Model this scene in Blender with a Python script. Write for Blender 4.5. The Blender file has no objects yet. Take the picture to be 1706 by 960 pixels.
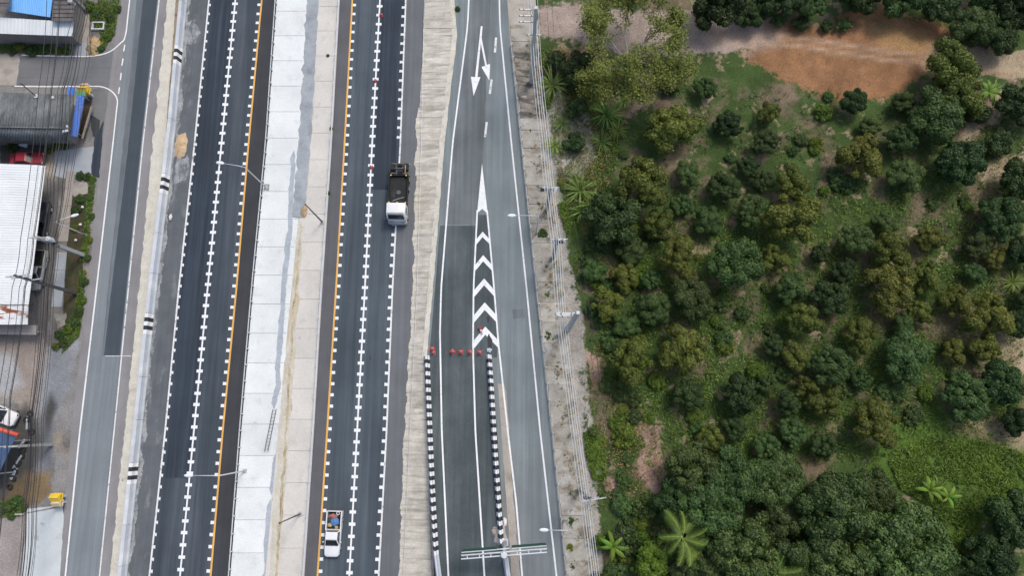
import bpy, math, random
import numpy as np
from mathutils import Vector, Matrix, noise

# ------------------------------------------------------------------ camera, sky, sun, exposure
S = bpy.context.scene
COL = S.collection
random.seed(11)
FPX, CAMH, TILT = 1130.0, 85.0, math.radians(11.0)
cd = bpy.data.cameras.new('camera')
cam = bpy.data.objects.new('camera', cd); COL.objects.link(cam)
cam.location = (0, 0, CAMH); cam.rotation_euler = (TILT, 0, 0)
cd.sensor_fit = 'HORIZONTAL'; cd.sensor_width = 36.0; cd.lens = FPX / 1706 * 36.0
cd.clip_start = 0.5; cd.clip_end = 3000
S.camera = cam
SUN_EL, SUN_AZ = math.radians(58), math.radians(38)          # azimuth clockwise from +Y (up the picture)
wd = bpy.data.worlds.new('World'); S.world = wd; wd.use_nodes = True
wn = wd.node_tree
sky = wn.nodes.new('ShaderNodeTexSky'); sky.sky_type = 'NISHITA'; sky.sun_disc = False
sky.sun_elevation = SUN_EL; sky.sun_rotation = SUN_AZ
sky.air_density = 1.0; sky.dust_density = 4.0; sky.ozone_density = 1.0
wn.nodes['Background'].inputs[1].default_value = 0.15
wn.links.new(sky.outputs[0], wn.nodes['Background'].inputs[0])
sl = bpy.data.lights.new('sun', 'SUN'); sl.energy = 1.5; sl.angle = math.radians(14); sl.color = (1.0, 0.96, 0.9)
so = bpy.data.objects.new('sun', sl); COL.objects.link(so)
sdir = Vector((math.sin(SUN_AZ) * math.cos(SUN_EL), math.cos(SUN_AZ) * math.cos(SUN_EL), math.sin(SUN_EL)))
so.rotation_euler = sdir.to_track_quat('Z', 'Y').to_euler(); so.location = sdir * 150
S.view_settings.view_transform = 'Standard'; S.view_settings.look = 'None'
S.view_settings.gamma = 1.0; S.view_settings.use_curve_mapping = False
S.view_settings.exposure = 0.08

# ------------------------------------------------------------------ helpers
CT, ST = math.cos(TILT), math.sin(TILT)
def P(px, py, z=0.0):
    """photo pixel -> point of the place at height z"""
    dx, dy = px - 853.0, 480.0 - py
    X, Y, Z = dx, dy * CT + FPX * ST, dy * ST - FPX * CT
    t = (z - CAMH) / Z
    return Vector((X * t, Y * t, z))
def interp(pts, y):
    """x on a pixel polyline sorted by y, extended straight past its ends"""
    if y <= pts[0][1] or len(pts) == 2: a, b = pts[0], pts[1]
    elif y >= pts[-1][1]: a, b = pts[-2], pts[-1]
    else:
        for a, b in zip(pts, pts[1:]):
            if a[1] <= y <= b[1]: break
    return a[0] + (b[0] - a[0]) * (y - a[1]) / (b[1] - a[1])
def fin(o, label=None, cat=None, group=None, kind=None):
    if label: o['label'] = label
    if cat: o['category'] = cat
    if group: o['group'] = group
    if kind: o['kind'] = kind
    return o
def empty(name, loc=(0, 0, 0), rz=0.0):
    o = bpy.data.objects.new(name, None); COL.objects.link(o)
    o.location = loc; o.rotation_euler = (0, 0, rz); o.empty_display_size = 0.2
    return o
def link(name, me, parent=None, loc=None, rot=None, scale=None):
    o = bpy.data.objects.new(name, me); COL.objects.link(o)
    if parent: o.parent = parent
    if loc is not None: o.location = loc
    if rot is not None: o.rotation_euler = rot
    if scale is not None: o.scale = scale if hasattr(scale, '__len__') else (scale,) * 3
    return o
class MB:
    def __init__(s): s.v = []; s.f = []
    def add(s, vs, fs):
        n = len(s.v); s.v += [tuple(v) for v in vs]; s.f += [tuple(i + n for i in f) for f in fs]; return s
    def box(s, c, d, rz=0.0, taper=1.0):
        x, y, z = d[0] / 2, d[1] / 2, d[2] / 2; cs, sn = math.cos(rz), math.sin(rz); vs = []
        for zz in (-z, z):
            k = taper if zz > 0 else 1
            for (a, b) in ((-x, -y), (x, -y), (x, y), (-x, y)):
                a *= k; b *= k
                vs.append((c[0] + a * cs - b * sn, c[1] + a * sn + b * cs, c[2] + zz))
        return s.add(vs, [(3, 2, 1, 0), (4, 5, 6, 7), (0, 1, 5, 4), (1, 2, 6, 5), (2, 3, 7, 6), (3, 0, 4, 7)])
    def tube(s, pts, r, n=8, cap=True):
        pts = [Vector(p) for p in pts]; rs = r if hasattr(r, '__len__') else [r] * len(pts)
        vs = []; fs = []
        for i, p in enumerate(pts):
            t = (pts[min(i + 1, len(pts) - 1)] - pts[max(i - 1, 0)]).normalized()
            a = t.cross(Vector((0, 0, 1)) if abs(t.z) < .9 else Vector((1, 0, 0))).normalized(); b = t.cross(a)
            for k in range(n):
                w = 2 * math.pi * k / n
                vs.append(p + (a * math.cos(w) + b * math.sin(w)) * rs[i])
        for i in range(len(pts) - 1):
            for k in range(n):
                k2 = (k + 1) % n
                fs.append((i * n + k, i * n + k2, (i + 1) * n + k2, (i + 1) * n + k))
        if cap:
            fs.append(tuple(range(n - 1, -1, -1))); m = (len(pts) - 1) * n; fs.append(tuple(range(m, m + n)))
        return s.add(vs, fs)
    def lathe(s, prof, n=16, c=(0, 0, 0)):
        vs = []; fs = []
        for (r, z) in prof:
            for k in range(n):
                w = 2 * math.pi * k / n; vs.append((c[0] + r * math.cos(w), c[1] + r * math.sin(w), c[2] + z))
        for i in range(len(prof) - 1):
            for k in range(n):
                k2 = (k + 1) % n; fs.append((i * n + k, i * n + k2, (i + 1) * n + k2, (i + 1) * n + k))
        fs.append(tuple(range(n - 1, -1, -1))); m = (len(prof) - 1) * n; fs.append(tuple(range(m, m + n)))
        return s.add(vs, fs)
    def loft(s, loops):
        n = len(loops[0]); vs = [p for l in loops for p in l]; fs = []
        for i in range(len(loops) - 1):
            for k in range(n):
                k2 = (k + 1) % n; fs.append((i * n + k, i * n + k2, (i + 1) * n + k2, (i + 1) * n + k))
        fs.append(tuple(range(n - 1, -1, -1))); m = (len(loops) - 1) * n; fs.append(tuple(range(m, m + n)))
        return s.add(vs, fs)
    def slab(s, q, th):
        """four top corners (counter-clockwise from above) given thickness downwards"""
        q = [Vector(p) for p in q]; lo = [p - Vector((0, 0, th)) for p in q]
        return s.add(q + lo, [(0, 1, 2, 3), (7, 6, 5, 4), (0, 4, 5, 1), (1, 5, 6, 2), (2, 6, 7, 3), (3, 7, 4, 0)])
    def mesh(s, name, mat, smooth=False):
        me = bpy.data.meshes.new(name); me.from_pydata(s.v, [], s.f); me.update()
        if mat: me.materials.append(mat)
        if smooth: me.polygons.foreach_set('use_smooth', [True] * len(me.polygons))
        return me
    def build(s, name, mat, parent=None, smooth=False, bevel=0, **k):
        o = link(name, s.mesh(name, mat, smooth), parent, **k)
        if bevel:
            b = o.modifiers.new('bevel', 'BEVEL'); b.width = bevel; b.segments = 2; b.limit_method = 'ANGLE'
        return o

# ------------------------------------------------------------------ materials
MATS = {}
def mat(name, col, rough=.85, var=.18, scale=.5, fine=9.0, fvar=.12, streak=0.0, sdir_y=True, col2=None, m2=(.5, .6),
        s2=.35, s2v=(1, 1, 1), bump=0.0, metal=0.0, spec=.3, col3=None, m3=(.6, .68), s3=1.2, s3v=(1, 1, 1), objvar=0.0, zone=False, detail2=6):
    m = bpy.data.materials.new(name); m.use_nodes = True; nt = m.node_tree; N = nt.nodes; L = nt.links
    b = N['Principled BSDF']; b.inputs['Roughness'].default_value = rough; b.inputs['Metallic'].default_value = metal
    b.inputs['Specular IOR Level'].default_value = spec
    tc = N.new('ShaderNodeTexCoord')
    def nz(sc, vec=None, det=4.0, rgh=.6):
        n = N.new('ShaderNodeTexNoise'); n.inputs['Scale'].default_value = sc; n.inputs['Detail'].default_value = det
        n.inputs['Roughness'].default_value = rgh
        src = tc.outputs['Object']
        if vec:
            mp = N.new('ShaderNodeMapping'); mp.inputs['Scale'].default_value = vec
            L.new(src, mp.inputs[0]); src = mp.outputs[0]
        L.new(src, n.inputs['Vector']); return n.outputs['Fac']
    def mr(sock, a, bb, c, d):
        r = N.new('ShaderNodeMapRange'); r.inputs[1].default_value = a; r.inputs[2].default_value = bb
        r.inputs[3].default_value = c; r.inputs[4].default_value = d; L.new(sock, r.inputs[0]); return r.outputs[0]
    def mul(a, bb):
        x = N.new('ShaderNodeMath'); x.operation = 'MULTIPLY'; L.new(a, x.inputs[0]); L.new(bb, x.inputs[1]); return x.outputs[0]
    def mix(fac, a, bb):
        x = N.new('ShaderNodeMix'); x.data_type = 'RGBA'; L.new(fac, x.inputs[0])
        for s_, k in ((a, 6), (bb, 7)):
            if hasattr(s_, 'is_output'): L.new(s_, x.inputs[k])
            else: x.inputs[k].default_value = (*s_, 1)
        return x.outputs[2]
    c = None
    rgb = N.new('ShaderNodeRGB'); rgb.outputs[0].default_value = (*col, 1); c = rgb.outputs[0]
    if col2: c = mix(mr(nz(s2, s2v, detail2), m2[0], m2[1], 0, 1), c, col2)
    if col3: c = mix(mr(nz(s3, s3v, 6), m3[0], m3[1], 0, 1), c, col3)
    if zone:                                                               # soil kinds recorded on the ground sheet, ragged where they meet
        za = N.new('ShaderNodeAttribute'); za.attribute_name = 'zone'
        ad = N.new('ShaderNodeMath'); ad.operation = 'ADD'; L.new(za.outputs['Alpha'], ad.inputs[0]); L.new(mr(nz(1.1, None, 7, .7), .25, .75, -.42, .42), ad.inputs[1])
        c = mix(mr(ad.outputs[0], .36, .62, 0, 1), c, za.outputs['Color'])
    f = mul(mr(nz(scale), .3, .7, 1 - var, 1 + var), mr(nz(fine, None, 3), .3, .7, 1 - fvar, 1 + fvar))
    if streak:
        f = mul(f, mr(nz(1.0, (2.2, .035, 1) if sdir_y else (.035, 2.2, 1), 3), .3, .7, 1 - streak, 1 + streak))
    if objvar:
        oi = N.new('ShaderNodeObjectInfo'); f = mul(f, mr(oi.outputs['Random'], 0, 1, 1 - objvar, 1 + objvar))
    hs = N.new('ShaderNodeVectorMath'); hs.operation = 'SCALE'; L.new(c, hs.inputs[0]); L.new(f, hs.inputs['Scale'])
    L.new(hs.outputs[0], b.inputs['Base Color'])
    if bump:
        bp = N.new('ShaderNodeBump'); bp.inputs['Strength'].default_value = bump; bp.inputs['Distance'].default_value = .05
        L.new(nz(fine * 1.3, None, 5), bp.inputs['Height']); L.new(bp.outputs[0], b.inputs['Normal'])
    MATS[name] = m; return m
def leafmat(name, dark, light, hue=.25, tr=.22):
    m = bpy.data.materials.new(name); m.use_nodes = True; nt = m.node_tree; N = nt.nodes; L = nt.links
    b = N['Principled BSDF']; b.inputs['Roughness'].default_value = .55; b.inputs['Specular IOR Level'].default_value = .35
    at = N.new('ShaderNodeAttribute'); at.attribute_name = 'tint'
    cr = N.new('ShaderNodeValToRGB'); cr.color_ramp.elements[0].color = (*dark, 1); cr.color_ramp.elements[1].color = (*light, 1)
    L.new(at.outputs['Fac'], cr.inputs[0])
    oi = N.new('ShaderNodeObjectInfo'); mr = N.new('ShaderNodeMapRange'); mr.inputs[3].default_value = 1 - hue; mr.inputs[4].default_value = 1 + hue
    L.new(oi.outputs['Random'], mr.inputs[0])
    sc = N.new('ShaderNodeVectorMath'); sc.operation = 'SCALE'; L.new(cr.outputs[0], sc.inputs[0]); L.new(mr.outputs[0], sc.inputs['Scale'])
    hv = N.new('ShaderNodeHueSaturation'); m7 = N.new('ShaderNodeMath'); m7.operation = 'MULTIPLY'; m7.inputs[1].default_value = 7.31; fr_ = N.new('ShaderNodeMath'); fr_.operation = 'FRACT'
    L.new(oi.outputs['Random'], m7.inputs[0]); L.new(m7.outputs[0], fr_.inputs[0]); h2 = N.new('ShaderNodeMapRange'); h2.inputs[3].default_value = .465; h2.inputs[4].default_value = .507
    L.new(fr_.outputs[0], h2.inputs[0]); L.new(h2.outputs[0], hv.inputs['Hue']); L.new(sc.outputs[0], hv.inputs['Color']); sc = hv
    L.new(sc.outputs[0], b.inputs['Base Color'])
    t = N.new('ShaderNodeBsdfTranslucent'); L.new(sc.outputs[0], t.inputs[0])
    mx = N.new('ShaderNodeMixShader'); mx.inputs[0].default_value = tr
    L.new(b.outputs[0], mx.inputs[1]); L.new(t.outputs[0], mx.inputs[2]); L.new(mx.outputs[0], N['Material Output'].inputs[0])
    MATS[name] = m; return m
def flat(name, col, rough=.5, metal=0, spec=.5, var=.06): return mat(name, col, rough, var, 1.5, 30, .05, metal=metal, spec=spec)

A_MAIN = mat('asphalt_main', (.05, .064, .079), .9, .16, .12, 14, .18, streak=.22, col3=(.03, .036, .042), m3=(.66, .74), s3=.7, s3v=(2, .4, 1), col2=(.076, .092, .109), m2=(.48, .62), s2=.5, s2v=(1, .05, 1), bump=.2)
A_DARK = mat('asphalt_dark', (.034, .046, .062), .9, .14, .15, 14, .16, streak=.25, col2=(.05, .066, .084), m2=(.52, .68), s2=.6, s2v=(1.6, .06, 1), bump=.2)
A_EDGE = mat('asphalt_edge', (.05, .053, .059), .92, .12, .3, 12, .14, streak=.1, bump=.2)
A_EDGR = mat('asphalt_edge_right', (.108, .11, .119), .92, .12, .3, 12, .14, streak=.1, bump=.2)
A_MAINR = mat('asphalt_main_right', (.064, .083, .099), .9, .16, .12, 14, .18, streak=.22, col3=(.04, .047, .055), m3=(.67, .75), s3=.6, s3v=(2, .35, 1), col2=(.088, .108, .124), m2=(.48, .62), s2=.5, s2v=(1, .05, 1), bump=.2)
A_SHO = mat('asphalt_dusty_shoulder', (.11, .122, .134), .92, .15, .4, 10, .15, streak=.1, col2=(.24, .255, .26), m2=(.56, .74), s2=.6, s2v=(1, .45, 1), bump=.2)
A_RSH = mat('asphalt_right_shoulder', (.135, .145, .155), .92, .1, .3, 12, .12, streak=.12, bump=.2)
A_OLD = mat('asphalt_old_frontage', (.198, .225, .241), .92, .1, .12, 10, .14, streak=.13, col2=(.16, .182, .195), m2=(.5, .7), s2=.15, s2v=(1, .3, 1), col3=(.1, .115, .12), m3=(.7, .76), s3=.8, s3v=(1, .5, 1), bump=.2)
A_OLDB = mat('asphalt_old_brownish', (.235, .232, .235), .92, .12, .3, 9, .14, streak=.06, bump=.2)
A_FRESH = mat('asphalt_fresh_strip', (.058, .075, .09), .9, .12, .2, 12, .12, streak=.14, bump=.2)
A_RAMP = mat('asphalt_ramp', (.072, .09, .095), .92, .18, .3, 10, .2, streak=.16, col2=(.105, .125, .13), m2=(.5, .72), s2=.3, s2v=(1, .25, 1), col3=(.3, .31, .31), m3=(.72, .8), s3=.9, bump=.2)
A_SLIP = mat('asphalt_slip_road', (.185, .217, .225), .92, .14, .15, 10, .16, streak=.15, col2=(.17, .185, .192), m2=(.5, .7), s2=.2, s2v=(1, .12, 1), bump=.2)
A_UP = mat('asphalt_worn_upper', (.125, .144, .15), .92, .16, .2, 10, .14, streak=.16, col2=(.17, .19, .196), m2=(.45, .65), s2=.25, s2v=(1, .15, 1), bump=.2)
A_SIDE = mat('asphalt_side_road', (.165, .17, .175), .92, .15, .3, 9, .14, sdir_y=False, streak=.08, bump=.2)
WHITE = mat('paint_white', (.77, .79, .79), .7, .08, 1.0, 14, .16, col2=(.5, .52, .53), m2=(.58, .72), s2=2.2)
WORN = mat('paint_white_worn', (.7, .71, .7), .75, .1, 1.0, 14, .2, col2=(.28, .29, .3), m2=(.56, .66), s2=1.6)
YELLOW = mat('paint_yellow', (.72, .4, .1), .7, .1, .4, 14, .15, col2=(.4, .24, .1), m2=(.62, .75), s2=.6)
CONC = mat('concrete_white', (.65, .685, .68), .9, .08, .25, 8, .09, col2=(.53, .565, .57), m2=(.55, .76), s2=.6, col3=(.44, .45, .44), m3=(.69, .75), s3=1.1, s3v=(.5, 1.5, 1), objvar=.04, bump=.15)
CONCT = mat('concrete_tan', (.63, .605, .55), .9, .1, .3, 8, .1, col2=(.52, .49, .43), m2=(.52, .72), s2=.6, col3=(.44, .4, .33), m3=(.66, .74), s3=.9, objvar=.05, bump=.15)
CONCW = mat('concrete_weathered', (.33, .32, .285), .92, .2, .5, 8, .16, col2=(.2, .17, .13), m2=(.5, .66), s2=.5, s2v=(1, 1.6, 1), col3=(.43, .43, .415), m3=(.56, .7), s3=.35, objvar=.12, bump=.4, detail2=9)
CONCD = mat('concrete_rough_slope', (.54, .51, .44), .92, .14, .8, 7, .16, col2=(.37, .35, .29), m2=(.46, .66), s2=1.1, s2v=(.22, 2.0, 1), col3=(.62, .59, .52), m3=(.56, .68), s3=.9, s3v=(.25, 1.8, 1), objvar=.07, bump=.4)  # stretched darker and lighter bands paint the slope's ripple shading into the colour
CONCB = mat('concrete_barrier', (.5, .54, .58), .85, .1, .4, 9, .08, col2=(.62, .65, .67), m2=(.5, .7), s2=.5)
SAND = mat('sand_strip', (.585, .565, .485), .95, .1, .5, 6, .12, col2=(.45, .42, .34), m2=(.55, .75), s2=.9, bump=.4)
SILT = mat('grey_silt', (.33, .36, .38), .95, .12, .6, 7, .12, col2=(.25, .28, .31), m2=(.5, .65), s2=.5, bump=.3)
MUD = mat('dried_mud', (.5, .43, .3), .95, .2, 1.2, 6, .2, col2=(.33, .25, .14), m2=(.5, .62), s2=.8, s2v=(2, .5, 1), bump=.4)
CREAM = mat('cream_dust', (.58, .55, .46), .95, .12, .8, 6, .12, col2=(.5, .42, .28), m2=(.52, .68), s2=.9, s2v=(2, .3, 1))
BLACKP = mat('paint_black', (.035, .038, .045), .6, .12, 2, 14, .15)
YARD = mat('yard_ground', (.235, .23, .222), .95, .2, .25, 5, .2, col2=(.14, .13, .12), m2=(.5, .62), s2=.22, col3=(.3, .26, .2), m3=(.57, .68), s3=.2, bump=.5, zone=True, detail2=10)
APRON = mat('apron_concrete', (.37, .4, .43), .92, .1, .5, 7, .1, col2=(.3, .31, .32), m2=(.5, .7), s2=.3, bump=.2)
PADW = mat('pad_concrete_pale', (.55, .59, .59), .92, .07, .4, 7, .08, col2=(.4, .43, .42), m2=(.6, .72), s2=.7, bump=.2)
TANC = mat('concrete_tan_path', (.38, .35, .31), .92, .14, .4, 7, .12, col2=(.3, .26, .22), m2=(.5, .65), s2=.5, bump=.2)
SOIL = mat('orchard_soil', (.17, .13, .088), .97, .25, .3, 5, .3, col2=(.05, .085, .022), m2=(.4, .5), s2=.2, col3=(.27, .21, .14), m3=(.58, .64), s3=.4, bump=.8, zone=True, detail2=12)
GRASSG = mat('grass_ground', (.05, .088, .018), .97, .3, .4, 6, .3, col2=(.1, .13, .035), m2=(.5, .7), s2=.3, col3=(.15, .12, .07), m3=(.63, .75), s3=.4, bump=.7)
EARTH = mat('orange_earth', (.42, .235, .125), .97, .18, .2, 5, .16, col2=(.4, .29, .2), m2=(.48, .66), s2=.13, col3=(.5, .3, .12), m3=(.58, .7), s3=.2, bump=.5)
TRACK = mat('grey_track', (.33, .27, .235), .97, .18, .3, 5, .16, col2=(.4, .35, .3), m2=(.5, .7), s2=.3, bump=.5)
TANP = mat('dry_tan_patch', (.33, .26, .18), .97, .25, .6, 5, .25, col2=(.2, .15, .1), m2=(.5, .65), s2=.9, bump=.7)
PINKP = mat('pink_dry_patch', (.36, .25, .2), .97, .2, .6, 5, .25, col2=(.24, .17, .12), m2=(.5, .65), s2=.9, bump=.7)
DITCH = mat('ditch_bottom', (.07, .055, .03), .8, .3, .5, 5, .25, col2=(.035, .05, .02), m2=(.45, .6), s2=.4, bump=.5)
FAR = mat('far_ground', (.08, .1, .045), .97, .25, .05, 2, .25, col2=(.17, .14, .1), m2=(.5, .65), s2=.03)
GALV = flat('galvanised_steel', (.5, .53, .55), .5, .35)
GALVL = flat('pale_steel', (.62, .65, .67), .5, .2)
GREYC = mat('pole_concrete', (.36, .37, .37), .9, .12, 1, 8, .1)
DARKST = flat('dark_steel', (.1, .1, .105), .55, .3)
CABLE = flat('cable_black', (.02, .021, .025), .6)
CABLEL = flat('cable_grey', (.52, .55, .56), .55)
RUBBER = flat('tyre_rubber', (.02, .02, .02), .8)
GLASS = flat('car_glass', (.018, .025, .032), .12, 0, .6)
CARW = flat('car_white', (.76, .77, .78), .25); CARR = flat('car_red', (.3, .022, .035), .3); CARD = flat('car_dark', (.03, .035, .045), .3)
CARS = flat('car_silver', (.42, .43, .43), .3, .2)
BEDBLK = mat('truck_bed_black', (.018, .02, .02), .7, .3, 1.2, 9, .3, col2=(.05, .05, .047), m2=(.52, .68), s2=1.2, s2v=(1, .4, 1))
CREDM = flat('cone_red', (.42, .06, .055), .6); CWHITE = flat('cone_white', (.7, .68, .67), .6)
ROOFG = mat('roof_grey_sheet', (.165, .18, .185), .8, .25, .5, 8, .2, col2=(.09, .1, .105), m2=(.5, .66), s2=.6, s2v=(2, .4, 1), objvar=.12)
ROOFW = mat('roof_white_sheet', (.7, .735, .74), .6, .06, .4, 8, .05, objvar=.03)
RUST = mat('roof_rusty_sheet', (.68, .7, .7), .7, .08, .5, 8, .08, col2=(.25, .085, .04), m2=(.52, .6), s2=.7, s2v=(.6, 2.2, 1), objvar=.04)
ROOFB = mat('roof_blue_sheet', (.16, .42, .8), .5, .08, .4, 8, .06, objvar=.03)
ROOFT = mat('roof_dark_tiles', (.14, .13, .125), .85, .25, 1, 8, .2, objvar=.18)
AWNB = flat('awning_blue', (.05, .17, .6), .5); AWNG = flat('awning_green', (.1, .28, .15), .6)
NAVY = mat('canopy_navy', (.06, .11, .21), .6, .15, .6, 8, .1, objvar=.06); ORED = flat('canopy_red', (.6, .09, .05), .5)
WALLM = mat('wall_plaster', (.24, .225, .21), .9, .15, .6, 6, .12)
BROWNW = mat('brown_wood', (.075, .055, .045), .85, .2, 1, 8, .2); BEAM = mat('tan_beam', (.33, .29, .24), .85, .15, 1, 8, .15)
SPY = flat('shrine_yellow', (.75, .52, .03), .5); SPC = flat('shrine_cream', (.66, .56, .38), .6); SPP = flat('shrine_pink', (.7, .5, .48), .6)
SIGNG = flat('sign_green_cloth', (.015, .085, .055), .8)
BARK = mat('bark', (.12, .1, .08), .95, .25, 1.2, 9, .2); BARKL = mat('bark_pale', (.33, .31, .28), .95, .2, 1.2, 9, .2)
L_DARK = leafmat('leaves_dark', (.016, .04, .012), (.07, .135, .034))
L_MID = leafmat('leaves_mid', (.028, .062, .016), (.12, .215, .058))
L_YEL = leafmat('leaves_yellowish', (.06, .09, .014), (.2, .245, .045))
L_BRI = leafmat('leaves_bright', (.05, .13, .012), (.15, .3, .035))
L_PALM = leafmat('leaves_palm', (.06, .14, .025), (.22, .36, .07))
L_GRASS = leafmat('leaves_grass', (.055, .11, .012), (.19, .3, .04), .05)
L_DRY = leafmat('leaves_dry', (.22, .15, .06), (.45, .33, .14), .1)

# ------------------------------------------------------------------ sheets and strips
def jag1(t, s_): return noise.noise((t * .45, s_, 3.1)) + .6 * noise.noise((t * 1.3, s_, 7.7)) + .45 * noise.noise((t * 3.7, s_, 1.1)) + .3 * noise.noise((t * 9.1, s_, 5.2))
def zval(z, y): return z(y) if callable(z) else z
def strip(name, lp, rp, zl, zr, m, y0=-260, y1=1240, step=14, jl=0, jr=0, ncol=2, bumpz=0, kind='structure', parent=None, jf=.12):
    mb = MB(); rows = []
    n = max(2, int((y1 - y0) / step))
    for i in range(n + 1):
        y = y0 + (y1 - y0) * i / n
        a, b = interp(lp, y), interp(rp, y)
        if jl: a += jl * jag1(y * jf, 3.1)
        if jr: b += jr * jag1(y * jf, 5.3)
        A, B = P(a, y, zval(zl, y)), P(b, y, zval(zr, y)); row = []
        for c in range(ncol):
            t = c / (ncol - 1); p = A.lerp(B, t)
            if bumpz and 0 < c < ncol - 1: p.z += bumpz * noise.noise((p.x * .9, p.y * .9, 0)) + bumpz * .5 * noise.noise((p.x * 2.7, p.y * 2.7, 4))
            row.append(p)
        rows.append(row)
    for r in rows: mb.v += [tuple(p) for p in r]
    for i in range(n):
        for c in range(ncol - 1):
            q = i * ncol + c; mb.f.append((q + ncol, q + ncol + 1, q + 1, q))
    o = mb.build(name, m, parent)
    return fin(o, kind=kind)
def patch(name, pts, z, m, jit=3, kind='structure', step=9, parent=None, seed=0):
    q = []
    for a, b in zip(pts, pts[1:] + pts[:1]):
        d = math.hypot(b[0] - a[0], b[1] - a[1]); n = max(1, int(d / step))
        for i in range(n):
            t = i / n; x, y = a[0] + (b[0] - a[0]) * t, a[1] + (b[1] - a[1]) * t
            if jit:
                x += jit * noise.noise((x * .07, y * .07, 2 + seed)) * 2; y += jit * noise.noise((x * .07, y * .07, 9 + seed)) * 2
                x += jit * .7 * noise.noise((x * .31, y * .31, 2)); y += jit * .7 * noise.noise((x * .31, y * .31, 9))
            q.append(P(x, y, z))
    from mathutils.geometry import tessellate_polygon
    mb = MB(); mb.v = [tuple(p) for p in q]
    for t in tessellate_polygon([q]):
        a, b, c = (q[i] for i in t)
        mb.f.append(t if (b - a).cross(c - a).z > 0 else t[::-1])
    return fin(mb.build(name, m, parent), kind=kind)
def ribbon(name, pts, w, m, parent, z=None):
    """flat painted line of width w along points (world)"""
    pts = [Vector(p) for p in pts]; mb = MB()
    for i, p in enumerate(pts):
        t = pts[min(i + 1, len(pts) - 1)] - pts[max(i - 1, 0)]; t.z = 0; t.normalize()
        n = Vector((t.y, -t.x, 0)) * (w / 2); mb.v += [tuple(p - n), tuple(p + n)]
    for i in range(len(pts) - 1): mb.f.append((2 * i, 2 * i + 1, 2 * i + 3, 2 * i + 2))
    o = mb.build(name, m, parent)
    if (pts[-1] - pts[0]).y < 0 or True:
        me = o.data
        if me.polygons[0].normal.z < 0: me.flip_normals()
    return o
def pline(name, pts, w, m, parent, z, y0=None, y1=None, step=20):
    y0 = pts[0][1] if y0 is None else y0; y1 = pts[-1][1] if y1 is None else y1
    n = max(2, int((y1 - y0) / step)); q = []
    for i in range(n + 1):
        y = y0 + (y1 - y0) * i / n; q.append(P(interp(pts, y), y, zval(z, y)))
    return ribbon(name, q, w, m, parent)
def polymark(name, pts, z, m, parent):
    q = [P(x, y, zval(z, y)) for x, y in pts]
    from mathutils.geometry import tessellate_polygon
    mb = MB(); mb.v = [tuple(p) for p in q]
    for t in tessellate_polygon([q]):
        a, b, c = (q[i] for i in t); mb.f.append(t if (b - a).cross(c - a).z > 0 else t[::-1])
    return mb.build(name, m, parent)

# ------------------------------------------------------------------ guiding lines of the road, as pixels of the photograph
FR_L = [(216, 0), (188, 240), (161, 479), (133, 719), (109, 959)]          # left white line of the frontage road
FR_ED = [(203, 0), (192, 60), (170, 240), (146, 479), (118, 719), (98, 959)]
FR_R = [(265, 0), (238, 240), (214, 479), (190, 719), (166, 959)]
SA_L = [(277, 0), (252, 239), (230, 480), (205, 720), (181, 960)]
SA_R = [(293, 0), (275, 239), (249, 479), (225, 719), (200, 959)]
BA_R = [(314, 0), (292, 239), (263, 479), (238, 719), (213, 959)]
ML_E = [(348, 0), (324, 239), (298, 479), (275, 719), (249, 959)]
ML_C = [(392, 0), (369, 239), (346, 479), (323, 719), (300, 959)]
ML_Y = [(436, 0), (414, 240), (394, 479), (371, 719), (351, 959)]
GL = [(461, 0), (445, 239), (422, 480), (402, 719), (384, 959)]
GUT = [(523, 0), (510, 239), (487, 480), (468, 671), (455, 800), (442, 947)]
GR = [(566, 0), (553, 239), (537, 479), (523, 719), (507, 959)]
MR_Y = [(587, 0), (574, 239), (560, 479), (545, 719), (529, 959)]
MR_C = [(633, 0), (620, 239), (608, 479), (595, 719), (582, 959)]
MR_E = [(676, 0), (667, 239), (654, 479), (644, 719), (631, 959)]
MR_S = [(707, 0), (698, 189), (691, 479), (677, 719), (668, 959)]
SL_R = [(757, 0), (761, 60), (740, 239), (721, 479), (711, 593), (719, 760), (724, 960)]
RA_L = [(781, 0), (779, 43), (754, 239), (735, 479), (733, 555), (736, 719), (747, 959)]
GO_L = [(803, 273), (795, 353), (789, 479), (788, 581), (792, 719), (807, 959)]
GO_R = [(803, 273), (812, 356), (823, 479), (830, 568), (846, 719), (860, 838), (870, 960)]
RI_E = [(832, 0), (833, 43), (852, 239), (877, 478), (900, 719), (927, 959)]
RI_A = [(845, 0), (851, 75), (868, 239), (893, 479), (919, 719), (943, 959)]
VE_R = [(893, 0), (900, 120), (912, 239), (938, 479), (962, 719), (992, 959)]
ZR = .5                                                                    # level of the slip road
def zramp(y):                                                              # the ramp climbs towards the flyover
    return ZR + max(0.0, (y - 560) / 400.0) ** 1.25 * 1.55
def off(pts, d): return [(x + d, y) for x, y in pts]

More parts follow.
